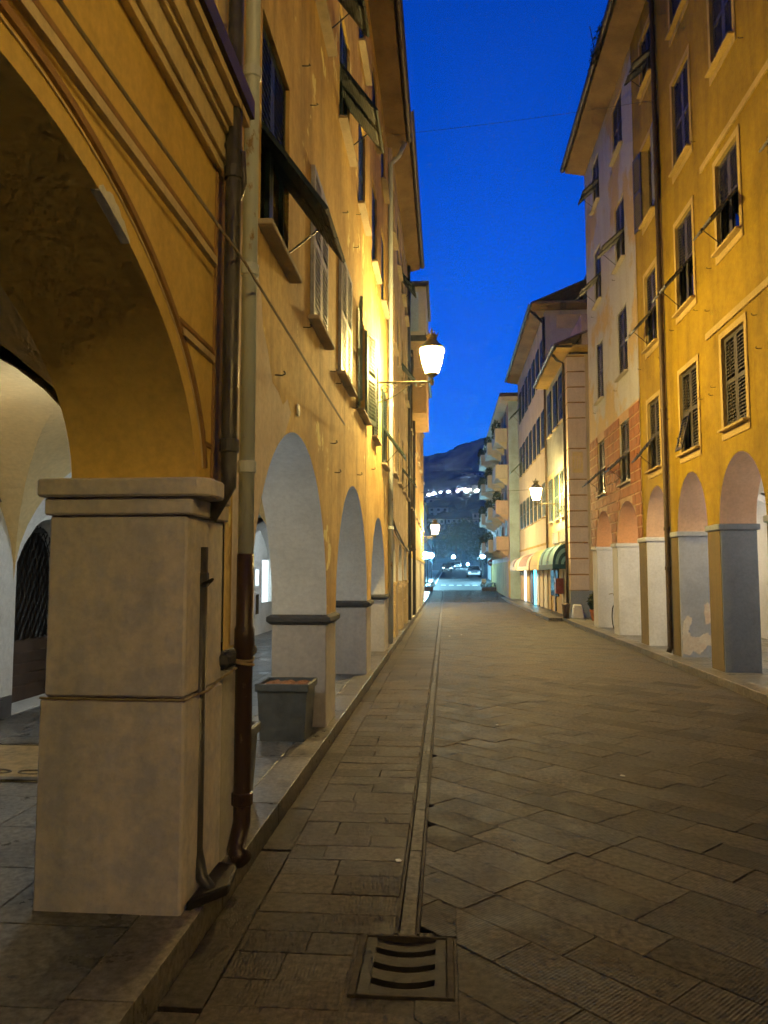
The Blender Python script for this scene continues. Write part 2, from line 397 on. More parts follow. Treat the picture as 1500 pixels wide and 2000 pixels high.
def put_leaf(b, side, X, yh, d, z0, w, h, mat, mode='full', angle=0.0, slat_parts=False):
    """yh hinge, d=+1 leaf runs to +y"""
    ox = -side
    a = R(angle)
    u = Vector((ox * math.sin(a), d * math.cos(a), 0)); z = Vector((0, 0, 1)); n = z.cross(u)
    out = Vector((ox, 0, 0)) if angle < 60 else Vector((-ox, 0, 0))
    tilt = 1 if n.dot(out) > 0 else -1
    M = basis((X, yh, z0), u, n, z)
    o = link('shutter', leaf_mesh(w, h, mat, mode, tilt, not slat_parts), b, M)
    if slat_parts:
        for zz in slat_heights(h, mode):
            key = (round(w, 3), mat, tilt)
            if key not in SLATM:
                m2 = MB(); slat_into(m2, 0.055, w - 0.055, 0, tilt); SLATM[key] = m2.mesh('slat', [mat])
            link('slat', SLATM[key], o, M @ Matrix.Translation((0, 0, zz)))
    return o
def put_flap(b, side, X, ya, yb, zh, length, mat, ang):
    """flap hinged along y at height zh, its lower edge swung out by ang degrees"""
    ox = -side; a = R(ang)
    u = Vector((0, 1, 0)); v = Vector((-ox * math.sin(a), 0, math.cos(a))); n = u.cross(v) * -1
    tilt = 1 if n.x * ox > 0 else -1
    org = Vector((X + ox * 0.02, ya, zh)) - v * length
    w = yb - ya
    key = ('flap', round(w, 3), round(length, 3), mat, tilt)
    if key not in LEAF:
        mb = MB(); st = 0.045; th = 0.014
        mb.box(0, st, -th, th, 0, length); mb.box(w - st, w, -th, th, 0, length)
        mb.box(st, w - st, -th + .001, th - .001, 0, 0.05); mb.box(st, w - st, -th + .001, th - .001, length - 0.05, length)
        z = 0.075
        while z < length - 0.06: slat_into(mb, st, w - st, z, tilt); z += 0.054
        LEAF[key] = mb.mesh('shutter_flap', [mat])
    return link('shutter_flap', LEAF[key], b, basis(org, u, n, v))
def window(b, side, X, y0, y1, z0, z1, kind='closed', mat='shutter', surround=None, sill=None, slat_parts=False, inset=0.05, flap_ang=38, hole=True, flap_h=None):
    ox = -side; h = z1 - z0; w = (y1 - y0) / 2
    if hole:
        MB().box(X + side * 0.13, X + side * 0.135, y0 - .02, y1 + .02, z0 - .02, z1 + .02).build('pane', 'pane', b)
    else:
        MB().box(X + ox * 0.004, X + ox * 0.012, y0, y1, z0, z1).build('pane', 'pane', b)
    xs = X + side * inset if hole else X + ox * 0.035
    if kind in ('closed', 'flap', 'flap_near', 'flap_far'):
        for d, yh in ((1, y0 + .004), (-1, y1 - .004)):
            fl = kind == 'flap' or (kind == 'flap_near' and d == 1) or (kind == 'flap_far' and d == -1)
            put_leaf(b, side, xs, yh, d, z0 + .01, w - .007, h - .02, mat, 'upper' if fl else 'full', 0, slat_parts)
            if fl:
                ya, yb = (y0 + .05, y0 + w - .05) if d == 1 else (y0 + w + .05, y1 - .05)
                if flap_h: put_flap(b, side, xs, ya - .04, yb + .04, z0 + h * 0.5 - .02, flap_h, mat, flap_ang)
                else: put_flap(b, side, xs, ya, yb, z0 + h * 0.5 - .035, h * 0.5 - .06, mat, flap_ang)
        if kind != 'closed':      # stay rod
            zz = z0 + 0.12
            L = (flap_h or h * .5) * 0.6
            MB().tube([(xs, y1 - .02, zz), (X + ox * L * math.sin(R(flap_ang)), y1 - .05, z0 + h * .5 - L * math.cos(R(flap_ang)))], 0.007, 5).build('stay_rod', 'iron', b)
    elif kind == 'open':
        for d, yh, an in ((1, y0, 174), (-1, y1, 172)):
            put_leaf(b, side, X + ox * 0.03, yh, d, z0 + .01, w - .007, h - .02, mat, 'full', an, slat_parts)
    elif kind == 'half':
        for d, yh, an in ((1, y0, 170), (-1, y1, 168)):
            put_leaf(b, side, X + ox * 0.02, yh, d, z0 + .01, w - .007, h - .02, mat, 'full', an, slat_parts)
    if surround:
        f = 0.10; t = 0.018; mb = MB(); xa, xb = X + ox * 0.003, X + ox * t
        mb.box(xa, xb, y0 - f, y0 - .002, z0 - .16, z1 + f); mb.box(xa, xb, y1 + .002, y1 + f, z0 - .16, z1 + f)
        mb.box(xa, xb - ox * .001, y0 - .002, y1 + .002, z1 + .002, z1 + f); mb.box(xa, xb - ox * .001, y0 - .002, y1 + .002, z0 - .16, z0 - .05)
        mb.build('window_surround', surround, b)
    if sill:
        MB().box(X - ox * 0.05, X + ox * 0.10, y0 - .07, y1 + .07, z0 - .042, z0 - .003).build('window_sill', sill, b, bevel=.006)
def holes_of(wins, mi=1): return [(rect(a, b, c, d), 0.13, mi) for a, b, c, d, *_ in wins]
def hooks(b, side, X, pts):
    for y, z in pts:
        x = X - side * 0.0
        p = [(x, y, z), (x - side * .05, y, z - .005), (x - side * .07, y + .01, z + .008), (x - side * .065, y + .03, z + .022), (x - side * .055, y + .03, z + .035)]
        MB().tube(p, 0.005, 5).build('wall_hook', 'iron', b)
def downpipe(b, pts, r, mat, joints=(), name='drainpipe', seg=12):
    o = MB().tube(pts, r, seg).build(name, mat, b, smooth=True)
    r = r if not isinstance(r, list) else r[-3]
    for x, y, z in joints:
        MB().lathe([(r * 1.05, -.035), (r * 1.22, -.03), (r * 1.22, .03), (r * 1.05, .035)], (x, y, z), seg).build('pipe_collar', mat, o, smooth=False)
    return o
def eave(b, side, Xw, Xo, y0, y1, z, soffit='soffit_b', slope=0.42, back=5.0, thick=0.14, rise=0.12):
    """sloping plaster soffit, gutter and clay tile roof"""
    mb = MB()
    mb.add([(Xw - side * -0.1, y0, z - rise), (Xo, y0, z), (Xo, y1, z), (Xw + side * 0.1, y1, z - rise),
            (Xw + side * .1, y0, z + thick), (Xo, y0, z + thick * .6), (Xo, y1, z + thick * .6), (Xw + side * .1, y1, z + thick)],
           [(0, 3, 2, 1), (4, 5, 6, 7), (0, 1, 5, 4), (1, 2, 6, 5), (2, 3, 7, 6), (3, 0, 4, 7)])
    mb.build('eaves_soffit', soffit, b, recalc=True)
    g = MB(); r = 0.075
    for i in range(8):
        a0 = math.pi + math.pi * i / 8; a1 = math.pi + math.pi * (i + 1) / 8
        cx = Xo - side * 0.075; cz = z + thick * .6 + .01
        g.add([(cx + r * math.cos(a0), y0, cz + r * math.sin(a0)), (cx + r * math.cos(a1), y0, cz + r * math.sin(a1)), (cx + r * math.cos(a1), y1, cz + r * math.sin(a1)), (cx + r * math.cos(a0), y1, cz + r * math.sin(a0))], [(0, 1, 2, 3)])
        g.add([(cx + (r - .008) * math.cos(a0), y0, cz + (r - .008) * math.sin(a0)), (cx + (r - .008) * math.cos(a1), y0, cz + (r - .008) * math.sin(a1)), (cx + (r - .008) * math.cos(a1), y1, cz + (r - .008) * math.sin(a1)), (cx + (r - .008) * math.cos(a0), y1, cz + (r - .008) * math.sin(a0))], [(3, 2, 1, 0)])
    g.build('gutter', 'gutter', b)
    t = MB(); zb = z + thick * .6 + .012
    n = max(2, int((y1 - y0) / 0.22)); st = (y1 - y0) / n
    for i in range(n):                     # rows of half-round tiles running up the slope
        ya = y0 + i * st
        prof = [(0, 0), (.25, .05), (.5, .07), (.75, .05), (1, 0)]
        for (a, ha), (c, hc) in zip(prof[:-1], prof[1:]):
            t.add([(Xo - side * .05, ya + a * st, zb + ha), (Xo - side * .05, ya + c * st, zb + hc), (Xo + side * back, ya + c * st, zb + hc + slope * back), (Xo + side * back, ya + a * st, zb + ha + slope * back)], [(0, 1, 2, 3)])
    t.box(Xo + side * .02, Xo + side * .1, y0, y1, zb - .02, zb + .04)
    t.build('roof', 'tile', b)
def body(b, side, X, y0, y1, z0, z1, depth, mat, front=False):
    xa = X + side * (0.0 if front else 0.14); xb = X + side * depth
    mb = MB().box(xa, xb, y0, y1, z0, z1)
    if not front:
        k = len(mb.f); keep = []
        fx = min(xa, xb) if side > 0 else max(xa, xb)
    return mb.build('wall' if front else 'building_core', mat, b)

# ------------------------------------------------------------------ ground, street, pavements
XL, XR = -1.2, 4.3          # house fronts
KL, KR = -1.12, 4.02        # kerb edges
PV = 0.12                   # pavement height
def gz(y): return 0.0 if y < 45 else (0.022 * (y - 45) if y < 300 else 0.022 * 255)
g = MB()
ysteps = [-40, 0, 20, 45, 60, 80, 120, 200, 300, 700]
for a, b_ in zip(ysteps[:-1], ysteps[1:]):
    g.add([(-500, a, gz(a) - .2), (500, a, gz(a) - .2), (500, b_, gz(b_) - .2), (-500, b_, gz(b_) - .2)], [(0, 1, 2, 3)])
struct(g.build('ground', 'ground'))
st = MB()
for a, b_ in ((-6, 45), (45, 61)):
    st.add([(KL - .05, a, gz(a) - .1), (KR + .2, a, gz(a) - .1), (KR + .2, b_, gz(b_) - .1), (KL - .05, b_, gz(b_) - .1)], [(0, 1, 2, 3)])
street = struct(st.build('street', 'joint'))

SLAB = {}
def slab_obj(name, parent, cx, cy, l, w, ang, mat, ztop=0.0, t=0.05):
    key = (name, round(l, 3), round(w, 3), mat)
    if key not in SLAB: SLAB[key] = MB().box(-l / 2, l / 2, -w / 2, w / 2, -t, 0).mesh(name, [mat], bevel=0.0025)
    M = Matrix.Translation((cx, cy, ztop + random.uniform(-.0014, .0014))) @ Matrix.Rotation(ang, 4, 'Z') @ Matrix.Rotation(random.gauss(0, .002), 4, 'X') @ Matrix.Rotation(random.gauss(0, .0015), 4, 'Y')
    return link(name, SLAB[key], parent, M)
def clip(poly, nx, ny, c):
    """keep nx*x+ny*y>=c"""
    out = []; n = len(poly)
    for i in range(n):
        p, q = poly[i], poly[(i + 1) % n]
        dp, dq = nx * p[0] + ny * p[1] - c, nx * q[0] + ny * q[1] - c
        if dp >= 0: out.append(p)
        if dp * dq < 0:
            t = dp / (dp - dq); out.append((p[0] + (q[0] - p[0]) * t, p[1] + (q[1] - p[1]) * t))
    return out
def area(p): return abs(sum(p[i][0] * p[(i + 1) % len(p)][1] - p[(i + 1) % len(p)][0] * p[i][1] for i in range(len(p)))) / 2 if len(p) > 2 else 0
def loose_slab(name, parent, poly, mat, t=0.05):
    mb = MB().prism(poly, -t, 0)
    cx = sum(p[0] for p in poly) / len(poly); cy = sum(p[1] for p in poly) / len(poly)
    mb.v = [(x - cx, y - cy, z) for x, y, z in mb.v]
    return link(name, mb.mesh(name, [mat], bevel=.0025), parent, Matrix.Translation((cx, cy, random.uniform(-.0014, .0014))))
GX0, GX1, GY0, GY1 = -0.40, 0.03, 3.13, 3.65      # drain grate
# left strip: rows of slabs square to the kerb
rest = MB(); y = 1.2; k = 0
SL0, SL1 = KL + 0.19, -0.245
while y < 60.5:
    w = random.choice((0.20, 0.225, 0.225, 0.25)); x1 = SL1
    if y < GY1 and y + w > GY0: x1 = GX0 - .012
    if y + w <= GY0 and y < GY0: x1 = -0.02 if y + w < GY0 - .02 else x1
    tot = x1 - SL0; cuts = [SL0]
    if random.random() < .75: cuts.append(SL0 + tot * random.uniform(.3, .72))
    cuts.append(x1)
    for a, b_ in zip(cuts[:-1], cuts[1:]):
        if y < 17:
            slab_obj('paving_slab', street, (a + b_) / 2, y + w / 2, round(b_ - a, 2) - .004, w - .004, 0, 'slab')
        else:
            rest.box(a + .005, b_ - .005, y + .005, y + w - .005, gz(y) - .04, gz(y) + random.uniform(-.002, .002))
    y += w
struct(rest.build('paving_slab_far', 'slab', street), 'stuff')
# gutter stones beside the left kerb
y = 1.0; rest = MB()
while y < 44:
    l = random.uniform(.8, 1.2)
    if y < 20: slab_obj('gutter_stone', street, KL + .095, y + l / 2, .175, round(l, 1) - .006, 0, 'slab', -.008)
    else: rest.box(KL + .01, KL + .18, y + .005, y + l - .005, -.05, -.008)
    y += round(l, 1) if y < 20 else l
struct(rest.build('gutter_stone_far', 'slab', street), 'stuff')
# right field: rows running diagonally, toward the lower right of the picture
rest = MB(); RW = 0.27; cnt = 0
d = Vector((1, -1)).normalized(); p_ = Vector((1, 1)).normalized()
def place_poly(poly, rectpars):
    global cnt
    full = area(poly)
    q = clip(clip(clip(clip(poly, 1, 0, -.128), -1, 0, -(KR + .12)), 0, 1, 1.3), 0, -1, -60.8)
    if area(q) < .004: return
    cy = sum(p[1] for p in q) / len(q); cx = sum(p[0] for p in q) / len(q)
    near = cy < 12.5 and (-.62 < (cx / cy) < .45)
    hit = min(p[1] for p in q) < GY1 and max(p[1] for p in q) > GY0 and min(p[0] for p in q) < GX1
    pieces = [q]
    if hit:
        a = clip(q, 1, 0, GX1 + .01); bq = clip(q, -1, 0, -(GX1 + .01))
        pieces = [z for z in (a, clip(bq, 0, 1, GY1 + .01), clip(bq, 0, -1, -(GY0 - .01))) if area(z) > .003]
    for z in pieces:
        if near and cnt < 300:
            cnt += 1
            if len(pieces) == 1 and abs(area(z) - full) < 1e-5: slab_obj('paving_slab', street, *rectpars, 'slab_d')
            else: loose_slab('paving_slab', street, z, 'slab_d')
        else:
            zz = gz(cy) + random.uniform(-.002, .002); rest.prism(z, zz - .04, zz)
rows = []
for i in range(-4, 330):
    s = -i * RW - 1.6 + random.uniform(0, .7)
    while True:
        l = random.choice((.42, .5, .6, .6, .72, .85))
        c = p_ * (i * RW) + d * 0
        base = p_ * (i * RW)
        a0, a1 = s, s + l
        P0 = base + d * a0; P1 = base + d * a1
        s += l
        if P0.x > KR + .3 or P0.y < -3: break
        if P0.y > 62 and P1.y > 62: continue
        if P1.x < -.3 or P1.y > 62: continue
        g_ = .0018
        hw = RW / 2 - g_
        q = [P0 + d * g_ - p_ * hw, P1 - d * g_ - p_ * hw, P1 - d * g_ + p_ * hw, P0 + d * g_ + p_ * hw]
        ce = (P0 + P1) / 2
        rows.append((ce.length, [(v.x, v.y) for v in q], (ce.x, ce.y, l - 2 * g_, RW - 2 * g_, R(-45))))
rows.sort(key=lambda r: r[0])
for _, q, par in rows: place_poly(q, par)
struct(rest.build('paving_slab_far', 'slab_d', street), 'stuff')

# drain channel: stone strip between two steel rails
dc = thing('drain_channel', 'narrow stone drain strip between two steel rails running down the street', 'drain', (-.19, 3.7, 0))
y = GY1 + .02
while y < 17.5: 
    l = random.uniform(.7, 1.1); MB().box(-.222, -.150, y + .004, y + l - .004, -.05, -.007).build('channel_stone', 'strip', dc, bevel=.003); y += l
struct(MB().box(-.222, -.150, y, 60, -.05, -.007).build('channel_stone_far', 'strip', dc), 'stuff')
for x in (-.236, -.139): MB().box(x - .006, x + .008, GY1 + .02, 44.9, -.05, .0008).build('rail', 'rail', dc)
# drain grate
gr = thing('drain_grate', 'square cast iron drain grate with three curved slots', 'drain grate', (-.185, 3.39, 0))
fx0, fx1, fy0, fy1 = GX0 + .005, GX1 - .005, GY0 + .005, GY1 - .005
fr = MB(); tk = .03
fr.box(fx0, fx0 + tk, fy0, fy1, -.06, .003); fr.box(fx1 - tk, fx1, fy0, fy1, -.06, .003)
fr.box(fx0 + tk, fx1 - tk, fy0, fy0 + .014, -.06, .004); fr.box(fx0 + tk, fx1 - tk, fy1 - .014, fy1, -.06, .004)
fr.build('grate_frame', 'rail', gr, bevel=.003)
pl = MB(); N = 22; gx0, gx1 = fx0 + tk + .004, fx1 - tk - .004; gy0, gy1 = fy0 + .018, fy1 - .018
def sag(u): return -.020 * (1 - u * u)
lines = [0, .20, .30, .47, .57, .74, .84, 1.0]
for (ta, tb) in ((0, .20), (.30, .47), (.57, .74), (.84, 1.0)):
    for i in range(N):
        u0, u1 = -1 + 2 * i / N, -1 + 2 * (i + 1) / N
        x0, x1 = gx0 + (gx1 - gx0) * (u0 + 1) / 2, gx0 + (gx1 - gx0) * (u1 + 1) / 2
        q = []
        for (u, x) in ((u0, x0), (u1, x1)):
            for t_ in (ta, tb):
                e = 1 if 0 < t_ < 1 else 0
                q.append((x, gy0 + (gy1 - gy0) * t_ + e * (.028 * (u * u) - .014), sag(u)))
        v = [q[0], q[2], q[3], q[1]]
        pl.add([(a, b_, c) for a, b_, c in v] + [(a, b_, c - .03) for a, b_, c in v], [(0, 1, 2, 3), (7, 6, 5, 4), (0, 4, 5, 1), (3, 2, 6, 7)])
for s in (-1, 1):
    xa = gx0 if s < 0 else gx1 - .045
    pl.box(xa, xa + .045, gy0, gy1, -.03, -.001)
pl.build('grate_plate', 'castiron', gr)
MB().box(fx0 + .002, fx1 - .002, fy0 + .002, fy1 - .002, -.085, -.075).build('sump', 'black', gr)

MB().box(GX0 - .06, GX1 + .06, GY0 - .26, GY0 - .002, -.06, -.006).box(GX0 - .06, GX0 + .003, GY0 - .002, GY1 + .05, -.06, -.006).box(GX1 - .003, GX1 + .06, GY0 - .002, GY1 + .05, -.06, -.007).box(GX0 + .003, GX1 - .003, GY1 - .003, GY1 + .05, -.06, -.008).build('grate_bed', 'slab', street)
# pavements with kerbs
def pavement(name, x0, x1, kx0, kx1, y0, y1, side, ylim, cols, ln):
    base = struct(MB().box(x0 + (.03 if side > 0 else 0), x1 - (.03 if side < 0 else 0), y0, y1, -.05, PV - .012).build(name, 'joint'))
    y = y0; far = MB()
    while y < y1 - .1:
        l = min(random.choice((.9, 1.1, 1.3)), y1 - y)
        if y < ylim: slab_obj('kerb_stone', base, (kx0 + kx1) / 2, y + l / 2, abs(kx1 - kx0), round(l, 2) - .008, 0, 'kerb', PV, PV + .06)
        else: far.box(kx0, kx1, y + .004, y + l - .004, -.05, PV)
        y += l
    struct(far.build('kerb_stone_far', 'kerb', base), 'stuff')
    far = MB(); a0, a1 = (x0, kx0) if side < 0 else (kx1, x1)
    cw = (a1 - a0) / cols; y = y0
    r = 0
    while y < y1 - .05:
        l = min(ln, y1 - y)
        for c in range(cols):
            off = cw * .0
            xa = a0 + c * cw
            if y < ylim: slab_obj('flagstone', base, xa + cw / 2, y + l / 2, cw - .008, round(l, 2) - .008, 0, 'flag', PV)
            else: far.box(xa + .004, xa + cw - .004, y + .004, y + l - .004, PV - .02, PV + random.uniform(-.002, .002))
        y += l
    struct(far.build('flagstone_far', 'flag', base), 'stuff')
    return base
pavement('pavement_left', -4.75, KL - .001, KL - .255, KL - .001, -1.6, 44, -1, 21, 5, .62)
pavement('pavement_right', KR + .001, 7.6, KR + .001, KR + .24, 3.0, 27.4, 1, 21, 5, .66)
pfr = pavement('pavement_far_right', 3.55, 4.7, 3.55, 3.75, 27.4, 55, 1, 27.4, 1, .9)
MB().box(3.55, 4.015, 27.16, 27.398, -.05, PV).build('kerb_stone', 'kerb', pfr, bevel=.01)

# ------------------------------------------------------------------ left side: ochre house with mouldings (nearest)
A = thing('arcaded_house', 'ochre house with painted mouldings above the big arch in the left foreground', 'building', (-1.9, 1.5, 0))
zs = 2.10
outer, ed = arcade_outer(-9.0, 4.10, zs, 13.0, [(-8.4, -4.9, 0.97, 2.05), (-4.2, -0.55, 0.97, 2.05), (0.16, 3.60, 0.97, 1.88)])
facade('wall', A, -1, XL, outer, [], .6, ['ochre_a', 'ochre_a'], ed, .62)
body(A, -1, XL - .50, -9.0, 4.095, 3.5, 13.0, 6, 'ochre_a')
# pillar
def pillar(b, x0, x1, y0, y1, ztop, mat, batter=0.0, z0=0.0):
    mb = MB(); k = batter
    mb.add([(x0 - k, y0 - k, z0), (x1 + k, y0 - k, z0), (x1 + k, y1 + k, z0), (x0 - k, y1 + k, z0), (x0, y0, ztop), (x1, y0, ztop), (x1, y1, ztop), (x0, y1, ztop)],
           [(0, 3, 2, 1), (4, 5, 6, 7), (0, 1, 5, 4), (1, 2, 6, 5), (2, 3, 7, 6), (3, 0, 4, 7)])
    return mb.build('pillar', mat, b, bevel=.012)
pa = MB()
pa.box(-1.87, -1.203, 3.50, 4.09, 1.078, 1.925); pa.box(-1.885, -1.195, 3.487, 4.095, 0.0, 1.070)
pA = pa.build('pillar', 'grey_a', A, bevel=.010)
im = MB(); im.box(-1.888, -1.172, 3.476, 4.085, 1.925, 2.008); im.build('impost', 'grey_a', pA, bevel=.008)
im = MB()
im.prism([(-1.912, 3.445), (-1.135, 3.445), (-1.085, 3.50), (-1.085, 3.70), (-1.12, 3.76), (-1.16, 3.77), (-1.16, 4.06), (-1.16, 4.08), (-1.912, 4.08)], 2.009, 2.096); im.build('impost', 'grey_a', pA, bevel=.010)
for y_ in (-4.9,): MB().box(-1.87, -1.203, y_, y_ + .7, 0.0, 2.098).build('pillar', 'grey_a', A, bevel=.01)
pb = MB().box(-1.87, -1.203, -.55, .16, 0.0, 1.93).build('pillar', 'grey_a', A, bevel=.01)
MB().box(-1.93, -1.10, -.63, .24, 1.93, 2.098).build('impost', 'grey_a', pb, bevel=.01)
# slot with its own dark pipe in the street face of the pillar
downpipe(A, [(-1.205, 3.74, 1.78), (-1.205, 3.74, .32), (-1.17, 3.72, .2), (-1.10, 3.68, .14)], .030, 'pipe_dark', [(-1.205, 3.74, 1.62)], 'recessed_pipe')
MB().prism([(-1.18, 3.52), (-1.04, 3.72), (-1.07, 3.97), (-1.18, 4.02)], .12, .17).build('pipe_shoe', 'castiron', A, bevel=.01)
MB().tube([(-1.185, 3.74 - .05, 1.60), (-1.15, 3.74, 1.62), (-1.185, 3.74 + .05, 1.60)], .008, 6).build('pipe_bracket', 'iron', A)
MB().tube([(-1.88, 3.482, 1.075), (-1.5, 3.484, 1.071), (-1.19, 3.482, 1.072), (-1.188, 3.62, 1.075), (-1.16, 3.71, 1.08), (-1.16, 3.78, 1.085), (-1.185, 4.0, 1.095), (-1.13, 4.14, 1.14)], .006, 5).build('tie_wire', 'cable_l', A)
# archivolt line, panel mouldings, cornice, corner strip
def swept(b, name, pts, wid, pro, mat, X=XL, prof=None):
    """moulding strip along (y,z) points on the wall, centred on the line"""
    mb = MB(); n = len(pts); L = []; U = []
    for i, (y, z) in enumerate(pts):
        a = Vector(pts[max(i - 1, 0)]); c = Vector(pts[min(i + 1, n - 1)]); t = (c - a).normalized(); nn = Vector((-t.y, t.x))
        L.append(Vector((y, z)) - nn * wid / 2); U.append(Vector((y, z)) + nn * wid / 2)
    prof = prof or [(0, .001), (.15, pro), (.85, pro), (1, .001)]
    for (f0, d0), (f1, d1) in zip(prof[:-1], prof[1:]):
        for i in range(n - 1):
            p = [L[i].lerp(U[i], f0), L[i + 1].lerp(U[i + 1], f0), L[i + 1].lerp(U[i + 1], f1), L[i].lerp(U[i], f1)]
            mb.add([(X + dd, q.x, q.y) for q, dd in zip(p, (d0, d0, d1, d1))], [(0, 1, 2, 3)])
    return mb.build(name, mat, b)
av = [(y, z) for y, z in arch_pts(0.02, 3.74, zs, 1.10, 40, 1.9) if z > zs + .02 and y > .3]
swept(A, 'archivolt', av, .045, .012, 'line_a')
av2 = [(y, z) for y, z in arch_pts(0.06, 3.70, zs, 1.06, 40, 1.9) if z > zs + .05 and y > .3]
swept(A, 'archivolt', av2, .012, .006, 'mould_a')
swept(A, 'panel_moulding', [(-1, 3.33), (3.82, 3.33)], .035, .010, 'line_a')
swept(A, 'panel_moulding', [(-1, 3.275), (3.82, 3.275)], .060, .022, 'mould_a')
swept(A, 'panel_moulding', [(3.34, 2.755), (3.82, 2.755)], .045, .018, 'mould_a')
swept(A, 'panel_moulding', [(3.31, 2.80), (3.82, 2.80)], .030, .010, 'line_a')
swept(A, 'panel_moulding', [(3.68, 2.30), (3.82, 2.30)], .030, .010, 'line_a')
swept(A, 'corner_strip', [(3.845, 2.12), (3.845, 3.78)], .035, .010, 'line_a')
swept(A, 'corner_strip', [(3.93, 2.12), (3.93, 3.78)], .09, .020, 'mould_a')
swept(A, 'panel_moulding', [(1.80, 3.30), (1.80, 3.06)], .09, .024, 'mould_a')
c = MB()
for z0, z1, pr in ((3.78, 3.83, .035), (3.83, 3.96, .055), (3.96, 3.99, .08), (3.99, 4.10, .105), (4.10, 4.15, .14)):
    c.box(XL - .02, XL + pr, -9, 3.98, z0, z1)
c.build('cornice', 'mould_a', A)
MB().box(XL - .02, XL + .165, -9, 3.99, 4.151, 4.255).build('cornice_flashing', 'gutter', A)
MB().box(XL + .002, XL + .035, 3.70, 3.88, 4.19, 12.9).build('pilaster_strip', 'mould_a', A, bevel=.005)
MB().box(XL + .002, XL + .02, 3.52, 3.56, 4.19, 12.9).build('pilaster_strip', 'line_a', A)
# broken plaster at the arch edge
def az(y): u = abs(y - 1.88) / 1.72; return zs + .97 * (1 - u ** 1.88) ** (1 / 1.88)
up_ = [.012, .035, .03, .05, .06, .05, .055, .035, .04, .02, .008]; yy_ = [2.50 + .026 * i for i in range(11)]
pt = MB(); pts_ = [(y, az(y) - .004) for y in yy_] + [(y, az(y) + u) for y, u in zip(yy_[::-1], up_[::-1])]
tr = tessellate_polygon([[Vector((y, z, 0)) for y, z in pts_]])
pt.add([(XL + .004, y, z) for y, z in pts_] + [(XL - .03, y, z) for y, z in pts_], [tuple(t) for t in tr] + [(i, (i + 1) % len(pts_), len(pts_) + (i + 1) % len(pts_), len(pts_) + i) for i in range(len(pts_))])
pt.build('broken_plaster', 'white', A, recalc=True)
vault(A, -4.7, -1.80, .0, 4.09, 2.0, 1.15, 'vault_a')
vault(A, -4.7, -1.80, -4.4, 0.0, 2.0, 1.15, 'vault_a'); vault(A, -4.7, -1.80, -9, -4.4, 2.0, 1.15, 'vault_a')
bw = facade('arcade_wall', A, -1, -4.7, rect(-9, 4.09, 0, 3.3), [], .3, ['white', 'white'])
MB().box(-4.70, -4.66, -9, 4.08, 2.40, 2.46).build('wall_moulding', 'mould_b', A)
# downpipes of this house and of the next
downpipe(A, [(-1.10, 3.82, 12.8), (-1.10, 3.82, 2.20), (-1.10, 3.82, 2.10), (-1.19, 3.79, 1.93)], .042, 'pipe_dark', [(-1.10, 3.82, 3.75), (-1.10, 3.82, 6.3), (-1.10, 3.82, 2.3)])
MB().tube([(-1.19, 3.80, 3.92), (-1.05, 3.82, 3.86), (-1.045, 3.83, 3.7), (-1.08, 3.85, 3.62)], .016, 6).build('branch_pipe', 'pipe_dark', A, smooth=True)

# ------------------------------------------------------------------ left side: weathered ochre house with the lantern
Bh = thing('arcaded_house', 'weathered ochre plaster house with green shutters behind the white wall lantern', 'building', (-1.9, 10, 0))
zb = 1.235
arB = [(4.64, 7.74, 1.55, 2.0), (8.40, 11.76, 1.56, 2.0), (12.40, 15.28, 1.42, 2.0)]
outer, ed = arcade_outer(4.102, 16.15, zb, 11.0, arB)
z1f, z2f = 3.93, 6.93
winB = [(4.80, 5.70, 3.95, 5.45, 'flap'), (6.66, 7.50, 3.95, 5.38, 'closed'), (8.48, 9.50, 3.93, 5.36, 'closed'), (10.42, 11.40, 3.93, 5.36, 'half'), (14.45, 15.35, 3.75, 5.2, 'flap'), (12.55, 13.3, 3.93, 5.3, 'closed'),
        (6.66, 7.55, 7.12, 8.65, 'flap'), (8.50, 9.45, 6.95, 8.45, 'flap'), (10.46, 11.4, 6.9, 8.4, 'closed'), (12.5, 13.4, 6.9, 8.4, 'closed'), (14.4, 15.3, 6.9, 8.4, 'closed'),
        (8.5, 9.4, 9.35, 10.5, 'closed'), (10.5, 11.4, 9.35, 10.5, 'closed'), (12.5, 13.4, 9.35, 10.5, 'closed'), (14.4, 15.3, 9.35, 10.5, 'closed')]
facade('wall', Bh, -1, XL, outer, holes_of(winB, 2), .6, ['ochre_b', 'white', 'ochre_b'], ed, .56)
body(Bh, -1, XL, 4.105, 16.14, 3.4, 11.0, 6, 'ochre_b')
for i, (a, b_, c, d_, k) in enumerate(winB):
    near = i < 3
    window(Bh, -1, XL, a, b_, c, d_, k, inset=-.02 if i in (1, 2, 4, 5) else .05, mat='shutter_w' if i in (1, 2) else ('shutter_l' if i == 3 else 'shutter'), sill='sill', slat_parts=near, flap_ang=36, flap_h=.80 if i in (0, 6, 7) else None)
